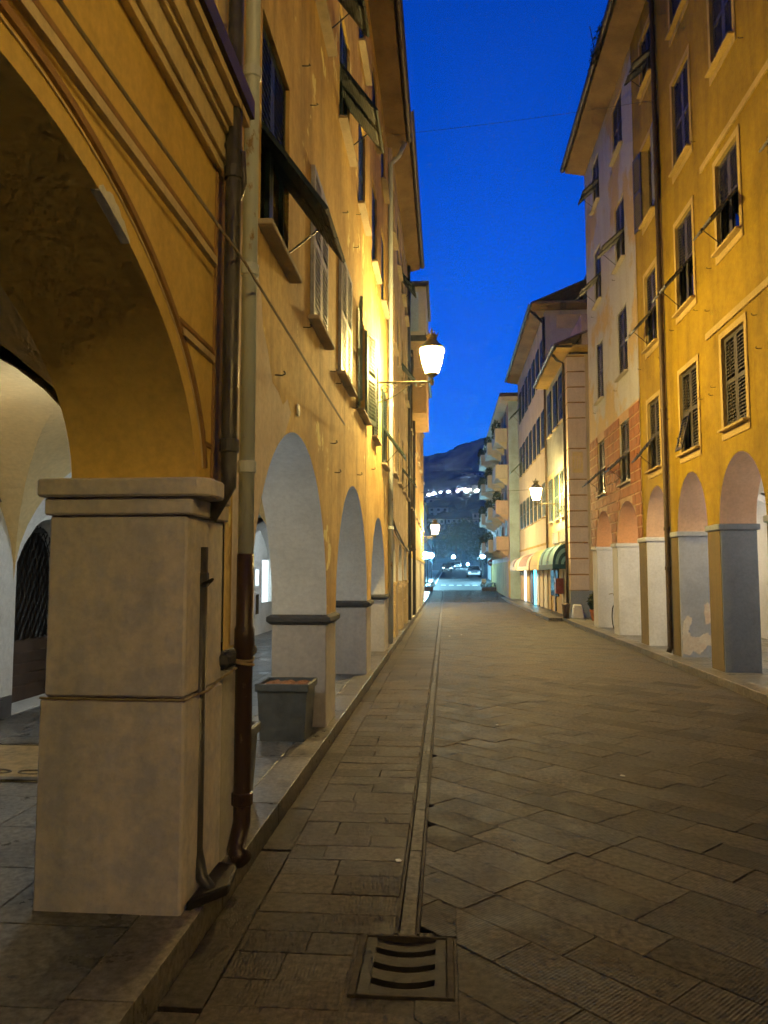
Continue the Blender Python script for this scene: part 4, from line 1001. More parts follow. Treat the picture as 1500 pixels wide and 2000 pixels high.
# ------------------------------------------------------------------ wall lanterns
def scroll(cx, cz, r0, turns, start, sgn=1, n=22):
    out = []
    for i in range(n + 1):
        t = i / n; a = start + sgn * t * turns * 2 * math.pi; r = r0 * (1 - .82 * t)
        out.append((cx + r * math.cos(a), cz + r * math.sin(a)))
    return out
def lantern(label, Xw, ox, Y, reach, zarm, glass='lamp_glass'):
    L = thing('wall_lantern', label, 'lantern', (Xw, Y, zarm), 'street lanterns on wall brackets')
    xl = Xw + ox * reach
    arm = MB().tube([(Xw, Y, zarm), (xl + ox * .04, Y, zarm)], .018, 8)
    arm.box(Xw - .0, Xw + ox * .015, Y - .03, Y + .03, zarm - .42, zarm + .08)
    arm.lathe([(.02, -.07), (.035, -.05), (.03, .0), (.04, .03), (.015, .06)], (xl, Y, zarm), 8)
    a_ = arm.build('bracket', 'gold_iron', L)
    br = MB()
    q = []
    for i in range(15):
        t = i / 14; q.append((Xw + ox * (reach * .62) * t, Y, zarm - .36 + .34 * t ** 1.6))
    br.tube(q, .011, 6); br.build('scroll', 'gold_iron', L)
    for cx, cz, r0, s0, sg in ((.13, -.13, .10, .3, 1), (.30, -.075, .06, 2.6, -1), (.10, -.28, .05, 1.0, 1), (reach - .2, -.06, .045, 1.2, -1)):
        MB().tube([(Xw + ox * x, Y, zarm + z) for x, z in scroll(cx, cz, r0, 1.35, s0, sg)], .008, 5).build('scroll', 'gold_iron', L)
    z0 = zarm + .06
    cup = MB().lathe([(.02, 0), (.05, .03), (.10, .06), (.115, .075), (.115, .09)], (xl, Y, z0), 8).build('lantern_base', 'gold_iron', L)
    gl = MB().lathe([(.11, .092), (.175, .30), (.21, .50), (.20, .53)], (xl, Y, z0), 8).build('lantern_glass', glass, L)
    fr = MB()
    for k in range(8):
        a = 2 * math.pi * k / 8
        fr.tube([(xl + math.cos(a) * r, Y + math.sin(a) * r, z0 + z) for r, z in ((.118, .09), (.183, .30), (.219, .51))], .007, 4)
    fr.build('lantern_frame', 'gold_iron', L)
    MB().lathe([(.222, .532), (.235, .55), (.205, .585), (.125, .66), (.085, .72), (.095, .74), (.10, .79), (.06, .82), (.02, .84), (.025, .87), (.005, .93)], (xl, Y, z0), 12).build('lantern_cap', 'gold_iron', L)
    cr = MB()
    for k in range(6):
        a = 2 * math.pi * k / 6; cr.tube([(xl + .095 * math.cos(a), Y + .095 * math.sin(a), z0 + .78), (xl + .125 * math.cos(a), Y + .125 * math.sin(a), z0 + .85)], [.014, .003], 4)
    cr.build('crown', 'gold_iron', L)
    return L
lantern('lit wall lantern on scrolled bracket beside green shutters, the nearest and brightest', XL, 1, 13.65, .98, 5.10)
lantern('lit wall lantern above the green awning on the right', X3, -1, 29.4, .95, 4.28, 'lamp_glass_f')
lantern('lit wall lantern at the far end of the left house row', XL, 1, 40.0, .68, 3.55, 'lamp_glass_f')
lantern('lit wall lantern on the yellow house behind the viewer', XR, -1, -2.4, .95, 5.25, 'lamp_glass_b')
def globe(name, label, loc, r, mat, group, drop=.0, top=None):
    g = thing(name, label, 'lamp', loc, group)
    MB().lathe([(r * .25, -r * .97), (r * .7, -r * .72), (r, 0), (r * .8, r * .6), (r * .3, r * .95)], loc, 12).build('globe', mat, g, smooth=True)
    MB().tube([(loc[0], loc[1], loc[2] + r * .9), (loc[0], loc[1], top or loc[2] + r + .25)], .012, 6).build('stem', 'iron', g)
    return g
for x, y, wh in ((-2.3, 5.25, 'first'), (-2.5, 9.0, 'second'), (-2.6, 13.0, 'third')): globe('ceiling_lamp', 'white globe lamp under the left arcade vault at the %s arch of the weathered house' % wh, (x, y, 2.42), .10, 'globe_l', 'lamps hanging in the left arcade', top=2.82)
globe('ceiling_lamp', 'white globe lamp deep in the left arcade near its back wall', (-4.1, 5.2, 2.45), .08, 'globe_w', 'lamps hanging in the left arcade', top=2.75)
globe('ceiling_lamp', 'white globe lamp in the arcade of the shabby tan house', (-3.2, 18.6, 2.45), .10, 'globe_l', 'lamps hanging in the left arcade', top=2.9)
for y, wh in ((11.0, 'yellow house with string courses'), (13.2, 'yellow house with the drainpipe, nearer arch'), (15.4, 'yellow house with the drainpipe, farther arch'), (18.0, 'grey blockwork house, nearer arch'), (20.7, 'grey blockwork house, farther arch')): globe('ceiling_lamp', 'warm globe lamp in the arcade of the ' + wh, (5.9, y, 2.75), .085, 'globe_r', 'lamps hanging in the right arcade', top=3.4)
# ------------------------------------------------------------------ cables
def cable(label, pts, r, mat, sag=0.0, n=14):
    P = []
    for (a, b_) in zip(pts[:-1], pts[1:]):
        a, b_ = Vector(a), Vector(b_)
        for i in range(n):
            t = i / n; q = a.lerp(b_, t); q.z -= sag * 4 * t * (1 - t) * (b_ - a).length * .1; P.append(q)
    P.append(Vector(pts[-1]))
    return tag(MB().tube(P, r, 5).build('cable', mat), label, 'cable')
cable('thin cable slanting over the ochre wall from the upper left to a wall hook', [(-1.10, 1.7, 3.29), (-1.04, 3.85, 3.28), (-1.05, 5.3, 3.27), (-1.14, 8.63, 3.35)], .008, 'cable_l', .02)
cable('thin overhead wire spanning the street high between the roofs', [(-1.1, 15.2, 10.7), (4.2, 14.9, 11.0)], .0035, 'cable', .08)
cable('thin wire across the far street below the hill lamps', [(-1.1, 36.0, 5.45), (4.3, 30.0, 4.95)], .008, 'cable', .08)
# ------------------------------------------------------------------ planters
def planter(label, x, y, w=.50, d=.50, h=.52, rot=0):
    p = thing('planter', label, 'planter', (x, y, PV), 'square grey planters under the left arches')
    w2, d2 = w / 2, d / 2; k = .045
    mb = MB().add([(x - w2 + k, y - d2 + k, PV), (x + w2 - k, y - d2 + k, PV), (x + w2 - k, y + d2 - k, PV), (x - w2 + k, y + d2 - k, PV),
                   (x - w2 + .02, y - d2 + .02, PV + h - .07), (x + w2 - .02, y - d2 + .02, PV + h - .07), (x + w2 - .02, y + d2 - .02, PV + h - .07), (x - w2 + .02, y + d2 - .02, PV + h - .07)],
                  [(0, 3, 2, 1), (0, 1, 5, 4), (1, 2, 6, 5), (2, 3, 7, 6), (3, 0, 4, 7)])
    mb.build('planter_box', 'planter', p, bevel=.0)
    r = MB(); z0, z1 = PV + h - .072, PV + h
    r.box(x - w2, x + w2, y - d2, y - d2 + .03, z0, z1); r.box(x - w2, x + w2, y + d2 - .03, y + d2, z0, z1)
    r.box(x - w2, x - w2 + .03, y - d2 + .03, y + d2 - .03, z0, z1 - .001); r.box(x + w2 - .03, x + w2, y - d2 + .03, y + d2 - .03, z0, z1 - .001)
    r.build('rim', 'planter', p, bevel=.008)
    s = MB(); n = 10; vs = []
    for i in range(n + 1):
        for j in range(n + 1): vs.append((x - w2 + .025 + (w - .05) * i / n, y - d2 + .025 + (d - .05) * j / n, PV + h - .035 + random.uniform(-.02, .02)))
    s.add(vs, [(i * (n + 1) + j, (i + 1) * (n + 1) + j, (i + 1) * (n + 1) + j + 1, i * (n + 1) + j + 1) for i in range(n) for j in range(n)]); s.build('soil', 'soil', p)
planter('grey square planter with dry soil standing against the second pillar', -1.50, 7.27)
planter('grey square planter mostly hidden behind the rusty downpipe', -1.52, 5.05)
# ------------------------------------------------------------------ awnings
def awning(label, y0, y1, xw, xo, zt, zb, mats, stripes, valance, round_=True, n=8):
    a = thing('awning', label, 'awning', (xw, (y0 + y1) / 2, zb))
    prof = []
    for i in range(n + 1):
        t = i / n * math.pi / 2
        prof.append((xw + (xo - xw) * math.sin(t), zb + (zt - zb) * math.cos(t)) if round_ else (xw + (xo - xw) * i / n, zt + (zb - zt) * i / n))
    m = len(stripes); pos = [y0 + (y1 - y0) * i / m for i in range(m + 1)]
    for k in range(m):
        mb = MB()
        for (xa, za), (xb, zb_) in zip(prof[:-1], prof[1:]):
            mb.add([(xa, pos[k], za), (xa, pos[k + 1], za), (xb, pos[k + 1], zb_), (xb, pos[k], zb_)], [(0, 1, 2, 3)])
            mb.add([(xa + .008, pos[k], za - .01), (xa + .008, pos[k + 1], za - .01), (xb + .008, pos[k + 1], zb_ - .01), (xb + .008, pos[k], zb_ - .01)], [(3, 2, 1, 0)])
        mb.build('canvas_stripe', mats[stripes[k]], a)
        if valance is not None:
            v = MB(); nn = 4
            for q in range(nn):
                ya, yb = pos[k] + (pos[k + 1] - pos[k]) * q / nn, pos[k] + (pos[k + 1] - pos[k]) * (q + 1) / nn
                v.add([(xo - .004, ya, zb), (xo - .004, yb, zb), (xo - .004, yb, zb - .17), (xo - .004, (ya + yb) / 2, zb - .20), (xo - .004, ya, zb - .17)], [(0, 1, 2, 3, 4)])
            v.build('valance', mats[valance[k % len(valance)]], a)
    if round_:      # ribbed ends made of rings, alternately dark and pale
        rings = 5
        for e, ye in enumerate((y0 - .004, y1 + .004)):
            for rr in range(rings):
                f0, f1 = rr / rings, (rr + 1) / rings; mb = MB()
                for (xa, za), (xb, zb_) in zip(prof[:-1], prof[1:]):
                    P = lambda x, z, f: (xw + (x - xw) * f, ye, zb + (z - zb) * f)
                    mb.add([P(xa, za, f0), P(xa, za, f1), P(xb, zb_, f1), P(xb, zb_, f0)], [(0, 1, 2, 3)])
                mb.build('end_band', mats[rr % 2], a)
            MB().box(xo - .004, xw, ye - .01, ye, zb - .17, zb).build('end_valance', mats[0], a)
    fr = MB()
    for ye in (y0 + .02, y1 - .02): fr.tube([(xw, ye, zb), (xo, ye, zb)], .012, 5)
    fr.tube([(xo + .01, y0, zb), (xo + .01, y1, zb)], .012, 5); fr.build('awning_frame', 'iron', a)
    return a
awning('rounded green striped shop awning beside the quoin corner', 28.05, 32.2, X3 - .06, 3.84, 2.72, 1.98, ['green1', 'green2'], [1, 1, 0, 1, 1, 0, 1], [0])
awning('cream yellow scalloped awning next to the green one', 32.6, 35.4, X3 - .04, 3.84, 2.70, 1.98, ['yellowc', 'yellowc'], [0, 0, 0], [0])
awning('mauve awning with white end panels in the middle of the shop row', 35.7, 41.6, X3 - .04, 3.80, 2.62, 1.98, ['mauve', 'whitec'], [1, 0, 0, 0, 0, 1], [1])
awning('white awning, last of the rounded awnings down the street', 42.2, 46.0, X3 - .04, 3.80, 2.55, 2.0, ['whitec', 'mauve'], [0, 1, 0, 0], [0])
awning('flat pale awning slanting out at the balcony house', 55.0, 59.0, 3.90, 2.4, 4.1, 2.8, ['whitec', 'whitec'], [0, 0], None, False)
# ------------------------------------------------------------------ foliage helper
def leaves(mb, c, rad, n, size, mi=0, shell=.45):
    for _ in range(n):
        while True:
            v = Vector((random.gauss(0, 1), random.gauss(0, 1), random.gauss(0, 1)))
            if v.length > .01: break
        v.normalize(); f = random.uniform(shell, 1) ** .6
        p = Vector((c[0] + v.x * rad[0] * f, c[1] + v.y * rad[1] * f, c[2] + v.z * rad[2] * f))
        u = Vector((random.gauss(0, 1), random.gauss(0, 1), random.gauss(0, 1))).normalized(); w = u.orthogonal().normalized(); s = size * random.uniform(.6, 1.4)
        mb.add([p - u * s, p + w * s * .5, p + u * s, p - w * s * .5], [(0, 1, 2, 3)], mi)
# balcony plants
k = 0
for z, ys in ((3.95, (54.3, 59.6)), (6.2, (48.8, 54.5, 60.0)), (8.45, (54.0, 59.5, 61.5)), (10.75, (48.9, 54.6, 60.2))):
    for y in ys:
        pr = .75 if y < 50 else (.95 if y < 56 else 1.15)
        floor = ['first', 'second', 'third', 'top'][int((z - 3.9) / 2.2)]; spot = 'nearest' if y < 50 else ('middle' if y < 57 else ('far' if y < 61 else 'farthest'))
        p = thing('balcony_plant', 'bushy dark plant on the %s floor %s balcony of the pink house' % (floor, spot), 'plant', (3.92 - pr + .15, y, z), 'plants on the balconies')
        m = MB(); leaves(m, (3.92 - pr + .12, y + .2, z + .25), (.28, .7, .42), 260, .085); leaves(m, (3.92 - pr - .02, y + .4, z - .2), (.12, .5, .35), 90, .07)
        m.build('foliage', 'foliage2', p)
        MB().box(3.92 - pr + .07, 3.92 - pr + .25, y - .2, y + .6, z - .1, z + .08).build('trough', 'terracotta', p)
ros = thing('roof_shrub', 'scrubby dark shrub growing out of the gutter high on the right', 'shrub', (3.6, 17.5, 13.9))
m = MB(); leaves(m, (3.62, 17.3, 13.95), (.14, .8, .14), 220, .045); leaves(m, (3.66, 18.3, 13.95), (.1, .6, .1), 90, .04); m.build('foliage', 'foliage2', ros)
MB().tube([(3.6, 17.5, 13.8), (3.5, 17.6, 14.6)], .01, 4).build('stem', 'bark', ros)
# ------------------------------------------------------------------ small things on the right pavement
wb = MB().add([(4.30, 26.72, PV), (4.70, 26.72, PV), (4.70, 27.08, PV), (4.30, 27.08, PV), (4.36, 26.78, PV + .47), (4.63, 26.78, PV + .47), (4.63, 27.02, PV + .47), (4.36, 27.02, PV + .47)], [(0, 3, 2, 1), (4, 5, 6, 7), (0, 1, 5, 4), (1, 2, 6, 5), (2, 3, 7, 6), (3, 0, 4, 7)])
tag(wb.build('bollard_block', 'whitep', None, bevel=.03), 'white tapered block standing before the quoin corner', 'block')
bn = thing('waste_bin', 'small dark brown bin beside the white tapered block', 'bin', (4.12, 27.0, PV))
MB().lathe([(.10, 0), (.13, .44), (.14, .44), (.14, .47), (.11, .47)], (4.12, 27.0, PV), 12).build('bin_body', 'brownp', bn)
MB().lathe([(.135, .472), (.10, .50), (.02, .52)], (4.12, 27.0, PV), 12).build('bin_lid', 'brownp', bn)
pp = thing('potted_plant', 'orange terracotta pot with a dark plant at the alley corner', 'potted plant', (4.85, 25.6, PV))
MB().lathe([(.12, 0), (.17, .30), (.19, .30), (.19, .36), (.16, .36)], (4.85, 25.6, PV), 14).build('pot', 'terracotta', pp)
m = MB(); leaves(m, (4.85, 25.6, PV + .62), (.24, .24, .30), 420, .06); m.build('foliage', 'foliage2', pp)
mbx = thing('letter_box', 'dark red letter box fixed to the wall under the green awning', 'letter box', (4.25, 29.0, .85))
MB().box(4.05, 4.345, 28.85, 29.2, .90, 1.42).build('box', 'red', mbx, bevel=.02)
MB().box(4.04, 4.345, 28.83, 29.22, 1.42, 1.47).build('lid', 'red', mbx, bevel=.01)
MB().box(4.035, 4.06, 28.93, 29.12, 1.28, 1.31).build('slot', 'black', mbx)
# bicycle left in the right arcade
bk = thing('bicycle', 'dark bicycle leaning behind the last pillar of the grey blockwork house', 'bicycle', (4.75, 21.3, PV))
bx = 4.62
def wheel(y):
    rr = .33; ring = [(bx, y + rr * math.cos(t), PV + rr + rr * math.sin(t)) for t in [i * math.pi / 14 for i in range(29)]]
    w = MB().tube(ring, .017, 6, cap=False).build('wheel', 'tyre', bk)
    sp = MB()
    for i in range(9):
        t = i * math.pi * 2 / 9; sp.tube([(bx, y, PV + rr), (bx, y + rr * math.cos(t), PV + rr + rr * math.sin(t))], .0025, 3)
    sp.lathe([(.02, -.03), (.02, .03)], (bx, y, PV + rr), 6); sp.build('spokes', 'chrome', w)
wheel(20.62); wheel(21.66)
zf = PV + .33
MB().tube([(bx, 21.66, zf), (bx, 21.26, zf - .03), (bx, 20.86, PV + .80), (bx, 21.36, PV + .85), (bx, 21.26, zf - .03)], .016, 6).tube([(bx, 21.66, zf), (bx, 21.38, PV + .80)], .010, 5).tube([(bx, 20.62, zf), (bx, 20.84, PV + .92)], .015, 6).build('frame', 'car_dark', bk)
MB().tube([(bx - .27, 20.98, PV + .98), (bx - .22, 20.86, PV + 1.0), (bx, 20.82, PV + .97), (bx + .22, 20.86, PV + 1.0), (bx + .27, 20.98, PV + .98)], .013, 6).build('handlebar', 'chrome', bk)
MB().add([(bx - .07, 21.48, PV + .93), (bx + .07, 21.48, PV + .93), (bx + .02, 21.22, PV + .93), (bx - .02, 21.22, PV + .93), (bx - .07, 21.48, PV + .97), (bx + .07, 21.48, PV + .97), (bx + .02, 21.22, PV + .97), (bx - .02, 21.22, PV + .97)], [(0, 3, 2, 1), (4, 5, 6, 7), (0, 1, 5, 4), (1, 2, 6, 5), (2, 3, 7, 6), (3, 0, 4, 7)]).tube([(bx, 21.37, PV + .84), (bx, 21.36, PV + .94)], .012, 5).build('saddle', 'tyre', bk)
fp = thing('floor_plaque', 'ornate pale brass floor plate in the left arcade beside the near pillar', 'floor plate', (-3.4, 6.1, PV))
MB().box(-3.95, -2.95, 5.55, 6.75, PV + .003, PV + .012).build('plate', 'brass', fp, bevel=.003)
MB().box(-3.95, -2.95, 5.55, 5.63, PV + .0125, PV + .02).build('border', 'steel', fp)
MB().box(-3.95, -2.95, 6.67, 6.75, PV + .0125, PV + .02).build('border', 'steel', fp)
for k_ in range(3): MB().tube([(-3.75 + .3 * k_ + .12 * math.cos(t), 5.78 + .05 * math.sin(t), PV + .016) for t in [i * math.pi / 6 for i in range(13)]], .008, 5).build('scrollwork', 'steel', fp)
# litter
for i, (x, y) in enumerate(((.55, 8.6), (1.43, 6.55), (-.28, 4.55), (.1, 20.5), (.42, 21.0))):
    q = [(x + random.uniform(.012, .03) * math.cos(t), y + random.uniform(.012, .03) * math.sin(t)) for t in (0, 1.1, 2.2, 3.3, 4.4, 5.4)]
    lab = ['pale scrap of paper on the paving in mid street', 'pale blue paper scrap on the diagonal slabs at right', 'tiny paper scrap beside the drain strip', 'small white scrap far down the street', 'white scrap far down the street, right of another'][i]
    tag(MB().prism(q, .004, .008).build('paper_scrap', 'white_d'), lab, 'litter', 'litter on the paving')
# ------------------------------------------------------------------ far road and square
rd = MB()
for a, b_ in ((61, 80), (80, 120), (120, 200), (200, 300)):
    rd.add([(-6.5, a, gz(a) - .01), (9, a, gz(a) - .01), (9, b_, gz(b_) - .01), (-6.5, b_, gz(b_) - .01)], [(0, 1, 2, 3)])
road = struct(rd.build('road', 'asphalt'))
sq = struct(MB().add([(-14, 44, gz(44) - .03), (KL - .06, 44, gz(44) - .03), (KL - .06, 61, gz(61) - .03), (-14, 61, gz(61) - .03)], [(0, 1, 2, 3)]).add([(KR + .21, 47, gz(47) - .03), (16, 47, gz(47) - .03), (16, 61, gz(61) - .03), (KR + .21, 61, gz(61) - .03)], [(0, 1, 2, 3)]).build('square', 'flag'))
for i in range(5):
    x = -.4 + i * .72; MB().add([(x, 70.3, gz(70.3)), (x + .42, 70.3, gz(70.3)), (x + .42, 71.6, gz(71.6)), (x, 71.6, gz(71.6))], [(0, 1, 2, 3)]).build('crossing_mark', 'paint', road)
MB().add([(-1.05, 74, gz(74)), (-.92, 74, gz(74)), (-.5, 130, gz(130)), (-.63, 130, gz(130))], [(0, 1, 2, 3)]).build('edge_line', 'paint', road)
rp = struct(MB().add([(-6, 66, gz(66)), (-1.4, 66, gz(66) + .12), (-1.2, 140, gz(140) + .12), (-6, 140, gz(140) + .12)], [(0, 1, 2, 3)]).add([(-1.4, 66, gz(66) - .05), (-1.4, 66, gz(66) + .12), (-1.2, 140, gz(140) + .12), (-1.2, 140, gz(140) - .05)], [(0, 1, 2, 3)]).build('road_pavement', 'flag'))
def hedge(label, x0, x1, y):
    z = gz(y); h = thing('hedge_planter', label, 'hedge', ((x0 + x1) / 2, y, z))
    MB().box(x0, x1, y - .25, y + .25, z - .05, z + .28).build('trough', 'brownp', h, bevel=.02)
    m = MB()
    for i in range(int((x1 - x0) / .25) + 1): leaves(m, (x0 + .12 + i * .25, y, z + .46), (.20, .26, .22), 120, .045)
    m.build('foliage', 'foliage2', h)
hedge('low hedge trough at the left end of the street', -2.6, -.95, 60.2)
hedge('low hedge trough at the right end of the street', 2.75, 4.25, 59.6)
def street_lamp(label, x, y, h, r=.22, arm=0, mat='street_glass'):
    z = gz(y); s = thing('street_lamp', label, 'street lamp', (x, y, z), 'cool white globe street lamps')
    MB().tube([(x, y, z - .1), (x, y, z + .8), (x, y, z + .82), (x, y, z + h - r)], [.06, .05, .035, .03], 8).build('pole', 'iron', s)
    MB().lathe([(r * .3, -r * .95), (r * .75, -r * .65), (r, 0), (r * .75, r * .65), (r * .3, r * .95)], (x, y, z + h), 12).build('globe', mat, s, smooth=True)
    MB().lathe([(r * .5, r * .9), (r * .3, r * 1.15), (.01, r * 1.3)], (x, y, z + h), 10).build('cap', 'iron', s)
street_lamp('globe street lamp nearest the left street corner', -1.75, 66, 2.75, .28)
street_lamp('globe street lamp second from the left street corner', -1.75, 76, 2.75, .28)
street_lamp('globe street lamp third from the left street corner', -1.6, 88, 2.75, .28)
street_lamp('globe street lamp right of the silver car', 3.75, 78, 2.75, .28)
street_lamp('small far globe street lamp in the middle before the round tree', 1.75, 165, 2.55, .3)
street_lamp('small low globe street lamp just left of the silver car', 4.9, 170, .9, .25)
# no-entry sign
ns = thing('road_sign', 'round red no entry sign at the right street end', 'road sign', (3.85, 65.0, gz(65)))
MB().tube([(3.85, 65, gz(65) - .1), (3.85, 65, gz(65) + 2.5)], .03, 8).build('pole', 'iron', ns)
ds = MB().lathe([(.30, -.012), (.30, .012)], (0, 0, 0), 24).build('disc', 'red', ns); ds.matrix_basis = Matrix.Translation((3.85, 64.94, gz(65) + 2.1)) @ Matrix.Rotation(R(90), 4, 'X')
MB().box(3.64, 4.06, 64.915, 64.925, gz(65) + 2.05, gz(65) + 2.15).build('bar', 'whitep', ns)
sb = thing('sign_board', 'small white board on a post by the right hedge trough', 'sign', (3.05, 62, gz(62)))
MB().tube([(3.05, 62, gz(62) - .05), (3.05, 62, gz(62) + .4)], .025, 6).build('post', 'iron', sb); MB().box(2.87, 3.23, 61.97, 62.03, gz(62) + .4, gz(62) + .85).build('board', 'whitep', sb, bevel=.01)
# ------------------------------------------------------------------ cars
def car(label, x, y, mat, face=-1, lights=False):
    z = gz(y); c = thing('parked_car', label, 'car', (x, y, z), 'cars parked along the far road')
    S = [(-2.05, .35, .62, .70), (-1.98, .30, .74, .80), (-1.1, .25, .90, .86), (-.95, .25, .92, .87), (1.35, .25, .96, .87), (1.85, .28, .92, .84), (2.0, .38, .78, .76)]
    mb = MB(); vs = []
    for yy, zl, zh, w in S:
        vs += [(-w * .92, yy, zl), (-w, yy, (zl + zh) / 2), (-w * .93, yy, zh), (w * .93, yy, zh), (w, yy, (zl + zh) / 2), (w * .92, yy, zl)]
    n = len(S)
    fs = [(i * 6 + k, i * 6 + (k + 1) % 6, (i + 1) * 6 + (k + 1) % 6, (i + 1) * 6 + k) for i in range(n - 1) for k in range(6)] + [tuple(range(6)), tuple(range((n - 1) * 6, n * 6))[::-1]]
    def T(m): m.v = [(x + a, y - face * -1 * 0 + (b_ if face < 0 else -b_), z + q) for a, b_, q in m.v]; return m
    mb.add(vs, fs); T(mb).build('body', mat, c, recalc=True, bevel=.02)
    cb = MB(); cs = [(-1.15, .90, .90, .80), (-.45, 1.42, .0, .64), (.85, 1.45, .0, .64), (1.6, .95, .0, .76)]
    v = [(-.80, -1.15, .90), (.80, -1.15, .90), (-.64, -.40, 1.42), (.64, -.40, 1.42), (-.64, .85, 1.45), (.64, .85, 1.45), (-.78, 1.62, .95), (.78, 1.62, .95), (-.82, 0, .93), (.82, 0, .93)]
    cb.add(v, [(0, 1, 3, 2), (4, 5, 7, 6), (0, 2, 4, 6), (1, 7, 5, 3)]); T(cb).build('windows', 'pane', c)
    rf = MB().add([(-.66, -.44, 1.41), (.66, -.44, 1.41), (.66, .88, 1.44), (-.66, .88, 1.44), (-.60, -.36, 1.47), (.60, -.36, 1.47), (.60, .80, 1.49), (-.60, .80, 1.49)], [(0, 3, 2, 1), (4, 5, 6, 7), (0, 1, 5, 4), (1, 2, 6, 5), (2, 3, 7, 6), (3, 0, 4, 7)])
    for sx in (-1, 1):
        rf.tube([(sx * .80, -1.13, .91), (sx * .645, -.42, 1.42)], .03, 5); rf.tube([(sx * .645, .86, 1.44), (sx * .785, 1.6, .96)], .035, 5); rf.tube([(sx * .81, .25, .93), (sx * .65, .2, 1.44)], .03, 5)
    T(rf).build('roof', mat, c)
    for sx in (-1, 1):
        for yy in (-1.25, 1.3):
            w = MB().tube([(sx * .66, yy, .30), (sx * .86, yy, .30)], .30, 14); wo_ = T(w).build('wheel', 'tyre', c)
            T(MB().tube([(sx * .861, yy, .30), (sx * .868, yy, .30)], .18, 10)).build('rim', 'chrome', wo_)
        T(MB().box(sx * .42, sx * .72, -2.06, -1.97, .60, .72)).build('headlight', 'headlight' if lights else 'chrome', c)
        T(MB().box(sx * .45, sx * .72, 1.97, 2.02, .62, .74)).build('tail_light', 'red', c)
        T(MB().box(sx * .83, sx * .98, -.75, -.62, .92, 1.03)).build('mirror', mat, c)
    T(MB().box(-.26, .26, -2.075, -2.045, .42, .53)).build('number_plate', 'whitep', c)
    T(MB().box(-.40, .40, -2.065, -2.04, .57, .70)).build('grille', 'black', c)
car('pale silver car facing the viewer on the right of the far road', 3.55, 98, 'car_white', -1)
car('dark car parked on the left of the far road', .25, 132, 'car_dark', -1)
car('grey car parked behind the dark one on the far road', 1.1, 156, 'car_grey', -1)
car('silver car seen small in the middle of the far road', 2.6, 172, 'car_white', -1)
# ------------------------------------------------------------------ trees beyond
def tree(label, x, y, h, rx, rz, n=2400, mat='foliage'):
    z = gz(y); t = thing('street_tree', label, 'tree', (x, y, z))
    MB().tube([(x, y, z - .2), (x + .1, y, z + h * .35), (x, y, z + h * .6)], [.28, .2, .1], 8).build('trunk', 'bark', t)
    lm = MB()
    for a in range(5): lm.tube([(x, y, z + h * .42), (x + math.cos(a * 1.26) * rx * .6, y + math.sin(a * 1.26) * rx * .6, z + h * .72)], [.1, .03], 5)
    lm.build('limb', 'bark', t)
    m = MB()
    for k in range(16):
        a = random.uniform(0, 6.28); rr = random.uniform(.1, .7) * rx
        leaves(m, (x + rr * math.cos(a), y + rr * math.sin(a), z + h - rz + random.uniform(-.75, .6) * rz), (rx * .42, rx * .42, rz * .40), n // 16, .26)
    m.build('crown', mat, t)
tree('round crowned tree in the middle of the far road end', 2.7, 200, 13.5, 4.5, 4.6)
tree('tall dark tree behind the far street lamps on the right', 9.0, 150, 12.0, 4.2, 5.2, mat='foliage2')
tree('dark tree behind the silver car', 8.6, 190, 12.0, 5, 5.5, mat='foliage2')
tree('dark tree partly hidden behind the left house row', -5.2, 150, 11.0, 3.2, 4.2)
tree('bushy tree closing the view at the end of the far road', 5.2, 260, 13, 6, 5.5, mat='foliage2')
tree('low dark tree under the hillside houses at far left', -3.5, 250, 12, 5, 5, mat='foliage2')
# buildings along the far road
def block(label, x0, x1, y0, y1, h, mat, floors, cols, name='apartment_block', zbase=None, face='front'):
    z = gz(y0) if zbase is None else zbase
    b = thing(name, label, 'building', ((x0 + x1) / 2, y0, z))
    MB().box(x0, x1, y0, y1, z - 6, z + h).build('wall', mat, b)
    MB().box(x0 - .3, x1 + .3, y0 - .3, y1 + .3, z + h, z + h + .35).build('roof', 'tile', b)
    w = (x1 - x0) / cols; fh = h / floors
    for i in range(cols):
        for j in range(floors): MB().box(x0 + w * (i + .3), x0 + w * (i + .7), y0 - .05, y0 - .004, z + fh * (j + .3), z + fh * (j + .82)).build('window', 'pane', b)
    return b
block('pale house beyond the square at the left, above the street lamps', -9, -2.6, 95, 110, 9.0, 'blue_r3', 3, 4)
lw = thing('apartment_block', 'long grey blue house lining the left of the far road', 'building', (-3, 120, gz(120)))
MB().box(-9, -2.6, 112, 150, 0, gz(120) + 6.5).build('wall', 'blue_r3', lw); MB().box(-9.3, -2.3, 111.8, 150.3, gz(120) + 6.5, gz(120) + 6.8).build('roof', 'tile', lw)
for i in range(8): MB().box(-2.605, -2.57, 113.5 + i * 4.5, 115 + i * 4.5, gz(120) + 2.6, gz(120) + 4.6).build('window', 'pane', lw)
rw = thing('apartment_block', 'pale blue house on the right just beyond the square', 'building', (6, 80, gz(80)))
MB().box(5.0, 12, 72, 92, 0, 10.5).build('wall', 'blue_r3', rw); MB().box(4.7, 12.3, 71.7, 92.3, 10.5, 10.8).build('roof', 'tile', rw)
for j in range(3): MB().box(5.5, 6.4, 71.95, 71.996, 2.8 + j * 2.8, 4.4 + j * 2.8).build('window', 'pane', rw)
